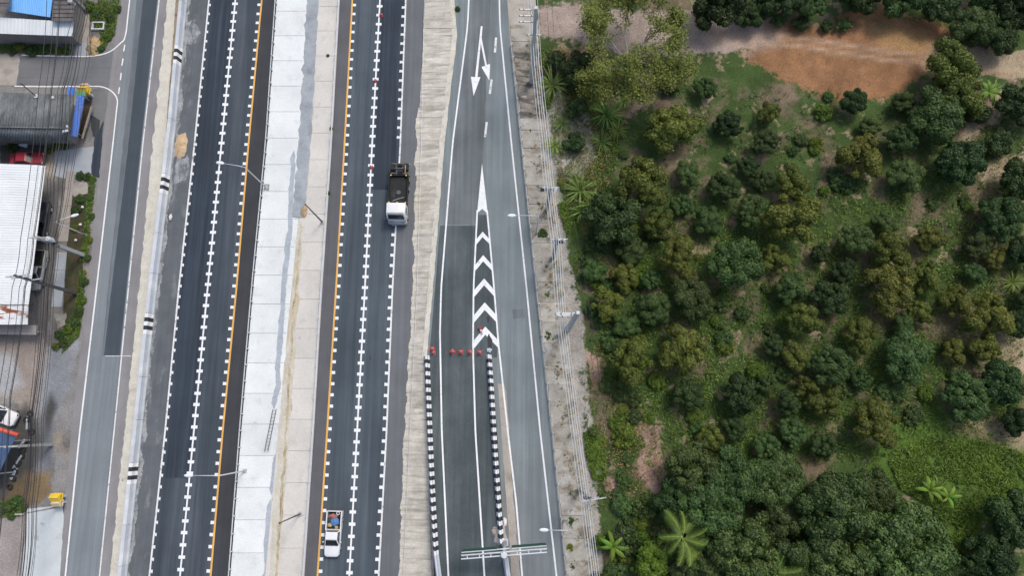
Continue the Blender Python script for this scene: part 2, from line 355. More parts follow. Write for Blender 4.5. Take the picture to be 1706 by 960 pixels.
# ------------------------------------------------------------------ ground sheets
g = MB(); R = 900
g.add([(-R, -R, -1.7), (R, -R, -1.7), (R, R, -1.7), (-R, R, -1.7)], [(0, 1, 2, 3)]); fin(g.build('ground', FAR), kind='structure')
ZONES = []   # (polygon in pixels, colour, feather in pixels)
def zone(pts, col, fe=9): ZONES.append((pts, col, fe))
EAR, TRK, TAN_, PNK, GRS, RUB = (.265, .14, .068), (.34, .275, .235), (.34, .27, .18), (.34, .235, .185), (.075, .135, .022), (.37, .355, .32)
zone([(898, 10), (962, 4), (1010, 16), (1160, 20), (1290, 28), (1300, 80), (1200, 88), (1040, 92), (960, 66), (900, 60)], TRK, 12)
zone([(1276, 38), (1380, 44), (1422, 12), (1470, 6), (1510, 30), (1570, 40), (1590, 66), (1560, 94), (1545, 116), (1490, 160), (1400, 170), (1300, 130), (1230, 90), (1270, 72)], EAR, 16)
zone([(1150, 44), (1300, 56), (1290, 76), (1160, 74)], (.4, .3, .24), 12)
zone([(1440, 34), (1500, 44), (1560, 70), (1520, 90), (1460, 60)], (.36, .225, .1), 16)
zone([(1560, 84), (1640, 98), (1780, 104), (1780, 128), (1640, 116)], EAR, 8)
for k_ in range(2): zone([(1180, 50 + 13 * k_), (1330, 60 + 14 * k_), (1480, 84 + 14 * k_), (1560, 92 + 12 * k_), (1780, 108 + 12 * k_), (1780, 111 + 12 * k_), (1560, 95 + 12 * k_), (1480, 88 + 14 * k_), (1330, 64 + 14 * k_), (1180, 54 + 13 * k_)], (.42, .31, .22), 4)
zone([(1560, 70), (1640, 80), (1780, 88), (1780, 142), (1690, 132), (1620, 120), (1540, 114)], TAN_, 12)
zone([(1632, 158), (1672, 148), (1668, 190), (1652, 212), (1640, 206), (1620, 230), (1640, 270), (1720, 250), (1720, 272), (1640, 305), (1600, 250), (1610, 200)], TAN_, 10)
zone([(1060, 700), (1104, 712), (1100, 762), (1110, 790), (1096, 834), (1078, 808), (1056, 780), (1076, 740)], PNK, 8)
zone([(978, 586), (1000, 598), (1004, 642), (988, 654)], PNK, 7); zone([(1004, 795), (1038, 798), (1034, 824), (1010, 818)], PNK, 7)
zone([(1555, 708), (1660, 700), (1760, 716), (1760, 764), (1680, 746), (1600, 736)], TAN_, 10); zone([(1590, 556), (1650, 535), (1740, 548), (1720, 625), (1640, 616)], TAN_, 14)
zone([(1440, 790), (1460, 740), (1500, 690), (1560, 670), (1600, 715), (1640, 732), (1740, 760), (1740, 835), (1650, 850), (1620, 900), (1590, 970), (1556, 900), (1556, 850), (1495, 818)], GRS, 14)
zone([(928, 296), (970, 326), (968, 394), (946, 404), (928, 350)], GRS, 9); zone([(970, 716), (1012, 724), (1008, 796), (986, 804), (974, 760)], GRS, 9)
zone([(930, 150), (985, 196), (992, 262), (962, 304), (924, 280), (908, 200)], RUB, 10); zone([(1030, 126), (1116, 114), (1096, 164), (1040, 196), (1014, 160)], PNK, 12); zone([(920, 84), (1000, 78), (1010, 110), (930, 118)], (.26, .16, .1), 12)
zone([(905, 240), (930, 296), (948, 430), (970, 520), (980, 640), (990, 760), (1006, 960), (1020, 1160), (985, 1160), (975, 960), (948, 719), (926, 479), (900, 240)], (.33, .31, .275), 7)
def zone_paint(o, pix, zones):
    X = np.array(pix, dtype=np.float64); n = len(X); col = np.zeros((n, 4)); col[:, :3] = (.17, .13, .09)
    for pts, cl, fe in zones:
        pts = np.array(pts, float); d = np.full(n, 1e9); ins = np.zeros(n, bool)
        for a, b in zip(pts, np.roll(pts, -1, 0)):
            e = b - a; t = np.clip(((X - a) @ e) / (e @ e), 0, 1); d = np.minimum(d, np.linalg.norm(X - a - t[:, None] * e, axis=1))
            c_ = ((a[1] > X[:, 1]) != (b[1] > X[:, 1])) & (X[:, 0] < e[0] * (X[:, 1] - a[1]) / (e[1] + 1e-9) + a[0]); ins ^= c_
        w = np.clip(.5 + np.where(ins, d, -d) / (2 * fe), 0, 1); new = w > .02; mixw = np.where(col[:, 3] > .02, w, 1.0)
        col[new, :3] = col[new, :3] * (1 - mixw[new, None]) + np.array(cl) * mixw[new, None]; col[:, 3] = np.maximum(col[:, 3], w)
    at = o.data.attributes.new('zone', 'FLOAT_COLOR', 'POINT'); at.data.foreach_set('color', col.ravel().astype(np.float32))
NC = 230; og = strip('orchard_ground', off(VE_R, -14), [(2150, 0), (2150, 960)], -.62, -.62, SOIL, step=6, ncol=NC, bumpz=.13)
pix = []
for i in range(251):
    y_ = -260 + 1500 * i / 250; a_, b_ = interp(off(VE_R, -14), y_), 2150
    pix += [(a_ + (b_ - a_) * c_ / (NC - 1), y_) for c_ in range(NC)]
zone_paint(og, pix, ZONES)
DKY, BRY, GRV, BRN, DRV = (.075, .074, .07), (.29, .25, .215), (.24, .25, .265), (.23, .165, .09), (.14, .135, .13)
YZ = [([(80, 290), (98, 292), (96, 400), (88, 480), (78, 560), (58, 560), (60, 420), (66, 330)], DRV, 5), ([(-60, 556), (70, 556), (78, 600), (56, 690), (20, 666), (-60, 650)], BRY, 8), ([(-60, 590), (20, 590), (40, 640), (10, 660), (-60, 640)], (.36, .37, .38), 7),
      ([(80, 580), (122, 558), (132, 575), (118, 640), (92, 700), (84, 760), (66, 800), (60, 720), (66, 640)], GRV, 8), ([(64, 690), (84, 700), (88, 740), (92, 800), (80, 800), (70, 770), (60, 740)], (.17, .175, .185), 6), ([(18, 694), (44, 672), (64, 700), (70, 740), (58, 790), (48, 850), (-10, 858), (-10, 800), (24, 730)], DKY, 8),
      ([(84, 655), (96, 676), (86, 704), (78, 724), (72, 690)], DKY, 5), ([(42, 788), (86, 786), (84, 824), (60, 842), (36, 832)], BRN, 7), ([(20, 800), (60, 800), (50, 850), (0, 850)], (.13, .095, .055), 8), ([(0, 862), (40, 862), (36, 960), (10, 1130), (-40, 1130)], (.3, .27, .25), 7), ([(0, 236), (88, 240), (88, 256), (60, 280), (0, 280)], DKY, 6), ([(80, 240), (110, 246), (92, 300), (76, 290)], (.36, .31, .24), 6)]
NY = 150; yg = strip('yard_ground', [(-420, 0), (-420, 960)], [(a + 14, b) for a, b in FR_ED], -.05, -.05, YARD, step=5, ncol=NY)
pix = []
for i in range(301):
    y_ = -260 + 1500 * i / 300; a_, b_ = -420, interp(FR_ED, y_) + 14; pix += [(a_ + (b_ - a_) * c_ / (NY - 1), y_) for c_ in range(NY)]
zone_paint(yg, pix, YZ)
fr = strip('frontage_road', FR_ED, off(SA_L, 8), 0, 0, A_OLDB, jl=1.0)
strip('asphalt_lane', off(FR_L, 1), FR_R, .004, .004, A_OLD, parent=fr, kind=None)
strip('fresh_asphalt_lane', [(238, 0), (214, 239), (186, 479), (173, 593)], off(FR_R, -3), .009, .009, A_FRESH, y1=593, parent=fr, kind=None, jl=.5)
strip('dusty_lane_edge', [(228, 0), (205, 239), (180, 479), (170, 593)], [(239, 0), (215, 239), (187, 479), (174, 593)], .007, .007,
      mat('asphalt_half_worn', (.14, .16, .175), .92, .15, .3, 10, .12, streak=.2), y1=593, parent=fr, kind=None, jl=1)
strip('sand_strip', off(SA_L, 2), SA_R, .03, .05, SAND, jl=2.6, jr=.8, step=5, ncol=5, bumpz=.05)
strip('barrier_verge', off(SA_R, -4), off(BA_R, -5), .012, .012, TANP)
c1 = strip('left_carriageway', ML_E, GL, 0, 0, A_MAIN)
strip('shoulder', off(BA_R, -8), ML_E, 0, 0, A_SHO)
strip('dark_lane', off(ML_E, 3), off(ML_C, -3), .004, .004, A_DARK, parent=c1, kind=None, y1=797)
strip('lane_edge_asphalt', off(ML_Y, 1), GL, .004, .004, A_EDGE, parent=c1, kind=None)
c2 = strip('right_carriageway', GR, MR_E, 0, 0, A_MAINR)
strip('lane_edge_asphalt', GR, off(MR_Y, -1), .004, .004, A_EDGR, parent=c2, kind=None)
strip('wet_dark_lane', off(MR_C, 3), off(MR_E, -2), .004, .004, A_DARK, parent=c2, kind=None, y1=316)
strip('shoulder', MR_E, off(MR_S, 4), 0, 0, A_RSH)
# slip road with the gore and the ramp
rr = strip('slip_road', off(SL_R, -2), RI_A, ZR, ZR, A_SLIP, y1=596, ncol=2, jl=.8)
strip('slip_road', [(800, 596), (838, 900), (846, 960)], RI_A, ZR, ZR, A_SLIP, y0=596)
rp = strip('ramp_road', SL_R, [(816, 590), (826, 720), (842, 960)], zramp, zramp, A_RAMP, y0=596)
strip('dark_ramp_lane', off(SL_R, 4), [(797, 376), (797, 479), (800, 581), (812, 596)], ZR + .004, ZR + .004, A_RAMP, y0=376, y1=596, parent=rr, kind=None)
polymark('gore_asphalt', [(797, 358), (811, 358), (822, 479), (829, 568), (828, 596), (790, 596), (789, 479)], ZR + .008, A_RAMP, rr)
strip('worn_upper_lane', off(RA_L, 2), [(818, 0), (808, 200), (803, 300), (795, 376)], ZR + .004, ZR + .004, A_UP, y1=374, parent=rr, kind=None, jr=1.5)
strip('gravel_gore', [(826, 596), (835, 720), (849, 905), (852, 960)], [(836, 596), (848, 720), (858, 860), (866, 960)], ZR + .012, ZR + .012, TANC, y0=640, jl=1, jr=3, parent=rr, kind=None)
# side road at the junction
sd = patch('side_road', [(-200, 95), (30, 95), (157, 96), (190, 80), (207, 62), (214, 60), (204, 150), (196, 180), (188, 158), (165, 142), (30, 140), (-200, 140)], -.012, A_SIDE, 0)
fin(patch('concrete_roadway', [(-200, 90), (30, 90), (33, 100), (27, 142), (-200, 144)], -.006, TANC, .6))

# ------------------------------------------------------------------ painted lines and speed bars
def ticks(pts, parent, w, dx, dxp, phase_y, y0=-120, y1=1090, m=WHITE, skip=()):
    """short cross bars at an even spacing along a line"""
    me = MB().add([(-w / 2, -.19, 0), (w / 2, -.19, 0), (w / 2, .19, 0), (-w / 2, .19, 0)], [(0, 1, 2, 3)]).mesh('speed_bar', m)
    a = P(0, phase_y, 0).y; sp = 1.375; k0 = int((P(0, y1, 0).y - a) / sp); k1 = int((P(0, y0, 0).y - a) / sp)
    for k in range(k0, k1 + 1):
        Y = a + k * sp; lo, hi = -400.0, 1500.0
        for _ in range(30):
            md = (lo + hi) / 2
            if P(0, md, 0).y > Y: lo = md
            else: hi = md
        if any(s0 < lo < s1 for s0, s1 in skip): continue
        q = P(interp(pts, lo), lo, .019)
        o = link('speed_bar', me, parent, loc=(q.x + dx, Y + random.uniform(-.03, .03), .016), rot=(0, 0, -math.radians(1.1)))
pline('edge_line', ML_E, .2, WORN, c1, .012, -200, 1160); pline('centre_line', ML_C, .2, WHITE, c1, .012, -200, 1160); pline('yellow_line', ML_Y, .22, YELLOW, c1, .012, -200, 1160)
pline('edge_line', MR_E, .2, WORN, c2, .012, -200, 1160); pline('centre_line', MR_C, .2, WHITE, c2, .012, -200, 1160); pline('yellow_line', MR_Y, .22, YELLOW, c2, .012, -200, 1160)
ticks(ML_C, c1, .78, 0, 0, 5.5); ticks(ML_Y, c1, .42, -.33, 0, 52.5); ticks(ML_E, c1, .42, .12, 0, 812, m=WORN, y0=-120)
ticks(MR_C, c2, .78, 0, 0, 9.7); ticks(MR_Y, c2, .42, .33, 0, 8); ticks(MR_E, c2, .42, -.3, 0, 12, y1=240, m=WORN); ticks(MR_E, c2, .42, -.3, 0, 374, y0=370)
pline('edge_line', FR_R, .16, WORN, fr, .014, -200, 1160)
pline('edge_line', [(188, 240), (161, 479), (133, 719), (109, 959)], .19, WHITE, fr, .014, 236, 1160)
def curve(pp, n=10):
    out = []
    for i in range(len(pp) - 1):
        p0, p1, p2, p3 = (Vector(pp[max(0, min(len(pp) - 1, i + k))]) for k in (-1, 0, 1, 2))
        for j in range(n):
            t = j / n; out.append(.5 * ((2 * p1) + (p2 - p0) * t + (2 * p0 - 5 * p1 + 4 * p2 - p3) * t * t + (3 * p1 - p0 - 3 * p2 + p3) * t ** 3))
    out.append(Vector(pp[-1])); return out
ribbon('edge_line', [P(p[0], p[1], .016) for p in curve([(240, -200), (216, 0), (209, 58), (200, 72), (182, 86), (157, 92.5), (120, 93.5), (36, 91.5)])], .17, WHITE, fr)
ribbon('edge_line', [P(p[0], p[1], .016) for p in curve([(24, 143.5), (80, 144), (150, 143.5), (168, 144), (182, 149), (191, 157), (195.5, 167), (194, 185), (188, 240)])], .17, WHITE, fr)
for (a, b) in (((208, 74), (206, 85)), ((205, 97), (203, 109)), ((202, 121), (200.5, 133)), ((199, 145), (197.5, 156))):
    ribbon('dash', [P(*a, .018), P(*b, .018)], .17, WHITE, fr)
ribbon('construction_joint', [P(175, 593.5, .02), P(218, 593.5, .02)], .08, WORN, fr)
zl = ZR + .016
pline('edge_line', RA_L, .2, WHITE, rr, zl, -150, 594); pline('edge_line', RA_L, .2, WHITE, rp, lambda y: zramp(y) + .016, 594, 1160)
pline('edge_line', RI_E, .2, WHITE, rr, zl, -150, 1160)
pline('gore_line', GO_L[1:], .2, WHITE, rr, zl, 350, 595); pline('gore_line', GO_L[1:], .2, WHITE, rp, lambda y: zramp(y) + .016, 595, 1160)
pline('gore_line', GO_R[1:], .2, WHITE, rr, zl, 350, 1160)
polymark('gore_tip', [(803, 272), (795.2, 352), (795, 355), (803.5, 348), (812.3, 356), (812, 352)], zl + .004, WHITE, rr)
for ax, ay, dr, th in ((804, 386, 13, 9), (805, 425, 17, 10.5), (806.5, 464, 20, 11.5), (807.5, 504, 22, 12.5), (808.5, 544.5, 24, 13.5)):
    yl, yr = ay + dr, ay + dr * .92
    polymark('chevron', [(ax, ay), (interp(GO_R, yr) - .6, yr), (interp(GO_R, yr + th) - .8, yr + th), (ax, ay + th), (interp(GO_L, yl + th) + .8, yl + th), (interp(GO_L, yl) + .6, yl)], zl + .004, WHITE, rr)
for a, b in (((826.5, 62), (824.5, 87)), ((819, 132), (816, 156)), ((811, 203), (808, 228))):
    ribbon('dash', [P(*a, zl), P(*b, zl)], .3, WORN, rr)
polymark('lane_arrow', [(801, 43), (804, 43), (802.5, 63), (811, 107.5), (816.5, 106), (815.2, 134), (802, 111), (808.3, 109), (801, 72), (795.5, 128), (800.5, 128), (789, 159.5), (784.5, 127.5), (791.5, 128)], zl + .004, WHITE, rr)

# ------------------------------------------------------------------ concrete median, verge slabs
def slabrow(base, lp, rp, zl_, zr_, m, ys, gap=1.0, th=.12, name='slab', jag=0, zj=.006):
    for ya, yb in zip(ys, ys[1:]):
        a, b = ya + gap / 2, yb - gap / 2
        q = []
        for (pp, y, z) in ((lp, b, zl_), (rp, b, zr_), (rp, a, zr_), (lp, a, zl_)):
            q.append(P(interp(pp, y) + (random.uniform(-jag, jag) if jag else 0), y, z + random.uniform(-zj, zj)))
        MB().slab(q, th).build(name, m, base)
def ysplit(y0, y1, m):
    a, b = P(0, y0).y, P(0, y1).y; n = int((a - b) / m); out = []
    for i in range(n + 1):
        Y = a - i * m; lo, hi = -600., 1800.
        for _ in range(34):
            md = (lo + hi) / 2
            if P(0, md).y > Y: lo = md
            else: hi = md
        out.append(lo)
    return out
JOINT = mat('joint_dark', (.2, .19, .17), .95)
med = strip('median_drain', off(GL, -1), GUT, -.16, -.86, JOINT); strip('median_bed', GUT, off(GR, 1), -.86, -.16, JOINT, parent=med, kind=None)
ys = ysplit(-140, 1130, 3.75)
slabrow(med, GL, GUT, 0.02, -.7, CONC, ys, .55)
slabrow(med, GUT, GR, -.7, 0.02, CONCT, [y - 8 for y in ys], .45)
def silt_strip(name, cl, wpx, z, m, y0, y1, bz=.03, jag=3, kind='stuff', jf=.09):
    return strip(name, off(cl, -wpx / 2), off(cl, wpx / 2), z, z, m, y0, y1, 5, jag, jag, 6, bz, kind, jf=jf)
fin(strip('silt_band', off(GUT, -24), off(GUT, 14), -.56, -.56, SILT, -140, 362, 5, 1.5, .6, 5, .05, 'stuff'), 'grey silt settled along the median drain', 'silt')
def slopez(lp, rp, z0, z1, dz):
    """sheet that lies on the slope between lp (z0) and rp (z1): height from how far across a pixel is"""
    def f(x, y): 
        a, b = interp(lp, y), interp(rp, y); t = (x - a) / (b - a); return z0 + (z1 - z0) * t + dz
    return f
def onslope(name, cl, half, zf, m, y0, y1, step=4, jag=2.0, jf=.1, seed=0):
    mb = MB(); n = int((y1 - y0) / step)
    for i in range(n + 1):
        y = y0 + (y1 - y0) * i / n; x = interp(cl, y) + jag * noise.noise((y * .03, seed, 1.7))
        e = min(1, i / 3, (n - i) / 3)
        a = x - e * max(.4, half + jag * jag1(y * jf, seed + .3))
        b = x + e * max(.4, half + jag * jag1(y * jf, seed + 5.3))
        mb.v += [tuple(P(a, y, zf(a, y))), tuple(P(b, y, zf(b, y)))]
    for i in range(n): mb.f.append((2 * i + 2, 2 * i + 3, 2 * i + 1, 2 * i))
    return fin(mb.build(name, m), kind='structure')
zL = slopez(GL, GUT, .02, -.7, .03); zT = slopez(GUT, GR, -.7, .02, .03)
SMEAR = mat('grey_smear', (.36, .4, .44), .95, .15, .8, 7, .12, bump=.2)
onslope('mortar_smear', [(509, -140), (484, 360), (473, 480), (462, 640), (455, 690)], 4.2, zL, SMEAR, 250, 684, jag=2.4, jf=.06)
onslope('mortar_smear', [(462, 740), (452, 830), (443, 960)], 4.2, zL, SMEAR, 752, 826, jag=2.6, jf=.06, seed=3)
onslope('mortar_smear', [(452, 820), (441, 960)], 4.4, zL, SMEAR, 832, 1100, jag=2.6, jf=.06, seed=5)
onslope('cream_wash', [(497, 360), (490, 480), (474, 719), (458, 947)], 8, zT, CREAM, 362, 1120, jag=2.5, seed=1)
onslope('mud_trace', [(500, 380), (493, 480), (480, 640), (476, 719), (472, 800), (461, 940)], 1.9, lambda x, y: zT(x, y) + .02, MUD, 395, 1120, jag=2.2, jf=.15, seed=2)
# soil slope between carriageway and slip road, cast in rough bays
sb = strip('soil_slope', off(MR_S, -1), SL_R, -.02, ZR - .06, CONCD, ncol=2)
slabrow(sb, off(MR_S, 1), off(SL_R, -5), .03, ZR + .03, CONCD, ysplit(-140, 1130, 1.1), .15, .15, 'slope_bay', 1.0, .06)
strip('cream_kerb_edge', off(SL_R, -8), off(SL_R, .5), ZR + .03, ZR + .06, SAND, -140, 594, 5, 1.2, 1.0, 3, .03, parent=sb, kind=None)
strip('cement_spill', off(MR_S, -3.5), off(MR_S, 5), .012, .05, CONCD, 180, 1130, 3, 3.5, .5, 2, 0, parent=sb, kind=None, jf=.07)
# verge right of the slip road
strip('eroded_soil', off(RI_A, 4), off(VE_R, -2), ZR + .02, -.4, mat('eroded_dark_soil', (.24, .22, .19), .95, .2, .8, 6, .2, col2=(.1, .095, .085), m2=(.48, .56), s2=.7, s2v=(.5, 2.4, 1), bump=.6), 80, 196, 4, 2, 2, 7, .1)
vb = strip('verge_slope', off(RI_A, -.5), off(VE_R, 6), ZR - .05, -.75, TANC)
slabrow(vb, off(RI_A, 2), VE_R, ZR - .02, -.55, CONCW, ysplit(40, 1130, 2.6), 1.0, .15, 'verge_slab', 1.5)
# painted / plain concrete barriers
def barrier(name, path, prof, segs, label, cat, mats, zf, cap=None):
    """path pixel polyline (base middle), segs = list of (y0, y1, material key)"""
    root = empty(name, P(interp(path, segs[0][0]), segs[0][0], zval(zf, segs[0][0]))); inv = Vector(root.location)
    fin(root, label, cat)
    for y0, y1, k in segs:
        loops = []
        n = max(1, int((y1 - y0) / 60))
        for i in range(n + 1):
            y = y0 + (y1 - y0) * i / n; c = P(interp(path, y), y, zval(zf, y)) - inv
            loops.append([(c.x + x, c.y, c.z + z) for x, z in prof])
        MB().loft(loops).build({'w': 'white_segment', 'b': 'black_segment', 'c': 'plain_segment'}[k], mats[k], root)
    return root
JERSEY = [(-.32, 0), (-.32, .12), (-.16, .4), (-.1, .95), (.1, .95), (.16, .4), (.32, .12), (.32, 0)]
MEDB = [(-.42, 0), (-.42, .1), (-.3, .35), (-.22, 1.0), (.22, 1.0), (.3, .35), (.42, .1), (.42, 0)]
bm = {'w': mat('barrier_white', (.72, .74, .75), .7, .06, 1, 12, .1), 'b': BLACKP, 'c': CONCB}
segs = []; y = -140.0
bands = [(81, 111), (293, 325), (524, 558), (771, 806), (1010, 1046)]
cur = -140
for a, b in bands:
    n = max(1, int((a - cur) / 62))
    for i in range(n): segs.append((cur + (a - cur) * i / n, cur + (a - cur) * (i + 1) / n - .5, 'c'))
    h = (b - a) / 5
    for i, k in enumerate('wbwbw'): segs.append((a + h * i, a + h * (i + 1), k))
    cur = b
segs.append((cur, 1130, 'c'))
barrier('concrete_barrier', [(x - 7, y) for x, y in BA_R], MEDB, segs, 'long grey concrete barrier with pairs of black bands beside the sand strip', 'barrier', bm, 0.01)
def stripes(y0, y1, m0=.5):
    a, b = P(0, y0).y, P(0, y1).y; n = int(round((a - b) / m0)); n += 1 - n % 2; out = []
    yy = ysplit(y0, y1 + 30, (a - b) / n)
    for i in range(n): out.append((yy[i], yy[i + 1], 'wb'[i % 2]))
    return out
LB = [(711.5, 593), (713, 640), (717, 740), (721, 830), (726.5, 924), (731, 960)]
RB = [(814.5, 592), (818, 640), (824, 740), (830, 830), (835, 904)]
sg = stripes(593, 924); sg += [(sg[-1][1], 1000, 'c'), (1000, 1130, 'c')]
barrier('striped_barrier', LB, JERSEY, sg, 'black and white striped ramp barrier beside the soil slope', 'barrier', bm, lambda y: zramp(y) + .01)
barrier('striped_barrier', RB, JERSEY, stripes(592, 904), 'black and white striped ramp barrier leading to the sign pole', 'barrier', bm, lambda y: zramp(y) + .01)
barrier('concrete_parapet', [(842, 930), (846, 960)], JERSEY, [(930, 1000, 'c'), (1000, 1130, 'c')], 'plain grey parapet continuing behind the green sign gantry', 'barrier', bm, lambda y: zramp(y) + .01)
# retaining skirts under the climbing ramp
for nm, pp, lo in (('ramp_side_wall', off(SL_R, -1), -.1), ('ramp_side_wall', [(818, 590), (828, 720), (844, 960)], ZR - .1)):
    mb = MB(); n = 40
    for i in range(n + 1):
        y = 594 + (1240 - 594) * i / n; x = interp(pp, y); t = P(x, y, zramp(y) - .01)
        mb.v += [(t.x, t.y, lo), (t.x, t.y, t.z)]
    for i in range(n): mb.f.append((2 * i, 2 * i + 1, 2 * i + 3, 2 * i + 2))
    fin(mb.build(nm, CONCW), kind='structure')

# ------------------------------------------------------------------ guard rails
def guardrail(path, y0, y1, zf, label, post=2.0, side=1, m=GALVL, h=.72, sec=4.0, drop=0):
    Y0, Y1 = P(0, y0).y, P(0, y1).y
    root = fin(empty('guard_rail', P(interp(path, y0), y0, zval(zf, y0))), label, 'guard rail', None)
    inv = Vector(root.location)
    yy = ysplit(y0, y1, sec)
    for a, b in zip(yy, yy[1:]):
        A, B = P(interp(path, a), a, zval(zf, a)) - inv, P(interp(path, b), b, zval(zf, b)) - inv
        pr = [(-.012, h - .31), (.05 * side, h - .25), (-.012, h - .16), (.05 * side, h - .07), (-.012, h), (-.03, h), (.03 * side, h - .07), (-.03, h - .16), (.03 * side, h - .25), (-.03, h - .31)]
        MB().loft([[(A.x + x, A.y, A.z + z) for x, z in pr], [(B.x + x, B.y + .002, B.z + z) for x, z in pr]]).build('rail_section', m, root)
    me = MB().box((0, 0, h / 2 - .1), (.09, .12, h + .3)).mesh('post', m)
    for a in ysplit(y0, y1, post):
        A = P(interp(path, a), a, zval(zf, a)) - inv
        link('post', me, root, loc=(A.x - .09 * side, A.y, A.z))
guardrail(GL, -140, 1130, 0, 'pale steel guard rail along the white concrete slope', side=-1)
guardrail(GR, -140, 1130, 0, 'pale steel guard rail along the tan median slabs', side=1)
guardrail(off(RI_A, 1), 76, 1130, ZR - .03, 'pale steel guard rail along the slip road verge', side=-1)
# thin steel guide wire at the foot of the soil slope
gw = fin(empty('guide_wire', P(707, -140, 0)), 'thin wire on short stakes at the foot of the soil slope', 'wire')
WI = [(707, 0), (702, 239), (695, 479), (683, 719), (672, 959)]
inv = Vector(gw.location); yy = ysplit(-140, 1130, 4.2)
MB().tube([P(interp(WI, y), y, .45) - inv for y in yy], .022, 5).build('wire', GALVL, gw)
me = MB().tube([(0, 0, -.5), (0, 0, .5)], .035, 6).mesh('stake', GALV)
for y in yy: link('stake', me, gw, loc=P(interp(WI, y), y, .0) - inv)

# ------------------------------------------------------------------ lamp posts, power poles, cables
def lamp(base, bz, h, head=None, label='', foot=False, m=GALVL):
    """steel lamp post: base pixel, height, pixel of the lamp head (None: bare column)"""
    b = P(*base, bz); root = fin(empty('street_lamp', b), label, 'street lamp')
    MB().tube([(0, 0, 0), (0, 0, h * .5), (0, 0, h)], [.11, .085, .06], 8).build('column', m, root, True)
    MB().box((0, 0, .04), (.45, .45, .08)).build('base_plate', GALV, root)
    if foot: MB().box((0, 0, -.1), (.85, .85, .3)).build('footing', CONCW, root)
    if head:
        e = P(*head, bz + h + .35) - b; e.z = h + .35
        mid = Vector((e.x * .3, e.y * .3, h + .22))
        MB().tube([(0, 0, h - .02), tuple(mid), tuple(e)], [.05, .045, .04], 7).build('arm', m, root, True)
        d = Vector((e.x, e.y, 0)).normalized(); a = math.atan2(d.y, d.x)
        hb = MB(); n = 9; L_ = []
        for i in range(n):
            t = i / (n - 1); w = .05 + .16 * math.sin(math.pi * min(1, t * .9 + .08)) ** .7; x = -.15 + .95 * t
            L_.append([(x, w * math.cos(q), .09 * math.sin(q) * (1 if math.sin(q) > 0 else .5)) for q in [2 * math.pi * k / 10 for k in range(10)]])
        hd = hb.loft(L_).build('lamp_head', flat('lamp_white' + str(len(bpy.data.materials)), (.72, .75, .77), .4), root, True, loc=tuple(e), rot=(0, 0, a))
    else:
        MB().lathe([(.1, 0), (.13, .06), (.05, .12)], 8).build('cap', DARKST, root, loc=(0, 0, h))
    return root
lamp((443, 312), -.05, 7.2, (371, 272), 'grey steel lamp post on a square footing in the white median slope', True)
lamp((408, 785), -.05, 7.2, (319, 793), 'grey steel lamp post leaning its arm over the lane where two asphalt shades meet', False)
lamp((537, 370), 0, 7.2, None, 'bare dark steel post without an arm beside the brown mud heap', False, DARKST)
lamp((500, 857), 0, 7.2, None, 'bare dark steel post without an arm beside the white pickup truck', False, DARKST)
lamp((893, 391), -.2, 8.2, (857, 359), 'pale lamp post on the verge facing the chevron markings', False)
lamp((940, 866), -.2, 8.2, (911, 884), 'pale lamp post on the verge beside the green sign gantry', False)
lamp((143, 392), -.05, 6.0, (120, 360), 'pale lamp post standing in the ditch beside the parked cars', False)
def power_pole(top, h, label, arms=((.35, 1.1, 0),), z0=-.05, kit=None, m=GREYC, r=(.2, .13), sq=True, ang=0.0):
    t = P(*top, z0 + h); root = fin(empty('power_pole', (t.x, t.y, z0)), label, 'power pole')
    if sq:
        MB().loft([[(s * a, q * a, z) for s, q in ((-1, -1), (1, -1), (1, 1), (-1, 1))] for a, z in ((r[0], -.4), (r[1], h))]).build('column', m, root)
    else: MB().tube([(0, 0, -.4), (0, 0, h)], r, 9).build('column', m, root, True)
    for dz, hl, sh in arms:
        ar = MB().box((sh, 0, h - dz), (2 * hl, .11, .13)).build('crossarm', GALV, root, rot=(0, 0, ang))
        me = MB().lathe([(.03, 0), (.075, .04), (.03, .09), (.075, .13), (.03, .2)], 8).mesh('insulator', bpy.data.materials.get('insulator_white') or flat('insulator_white', (.55, .55, .54), .3))
        for k in (-.92, -.45, .45, .92): link('insulator', me, ar, loc=(sh + hl * k, 0, h - dz + .06))
        MB().tube([(sh - hl * .5, .05, h - dz), (0, .05, h - dz - .55), (sh + hl * .5, .05, h - dz)], .02, 5).build('brace', GALV, ar)
    if kit:
        for (x, y, z, k) in kit:
            if k == 't':
                tr = MB().lathe([(.28, 0), (.3, .05), (.3, .8), (.26, .9)], 14).build('transformer', flat('transformer_grey' + str(len(bpy.data.materials)), (.55, .57, .58), .5), root, loc=(x, y, h + z))
                for q in (-.12, .12): MB().lathe([(.04, 0), (.06, .05), (.03, .1), (.06, .15), (.03, .25)], 8).build('bushing', CWHITE, tr, loc=(q, 0, .9))
            elif k == 'b': MB().box((x, y, h + z), (.5, .35, .7)).build('cable_box', DARKST, root, bevel=.03)
            elif k == 'c':
                pts = [(x + .38 * math.cos(w), y + .1 * math.sin(w * 2), h + z + .38 * math.sin(w)) for w in [i * .5 for i in range(26)]]
                MB().tube(pts, .035, 5).build('cable_coil', CABLE, root)
    return root
power_pole((60, 395), 9.0, 'square concrete power pole with cable coils in the ditch beside the parked cars', ((.3, 1.0, -.1), (1.3, .8, .1), (2.0, .7, .2)), kit=[(.45, 0, -2.4, 'b'), (-.4, .1, -2.6, 'c'), (.3, -.2, -3.1, 'c'), (.6, .1, -1.9, 't')], r=(.24, .16))
power_pole((24, 459), 11.0, 'dark slender power pole leaning over the rusty end of the white roof', ((.3, 1.1, 0), (1.1, 1.1, 0), (2.6, .9, .4)), kit=[(.5, 0, -3.4, 'c')], m=DARKST, r=(.2, .12), ang=.12)
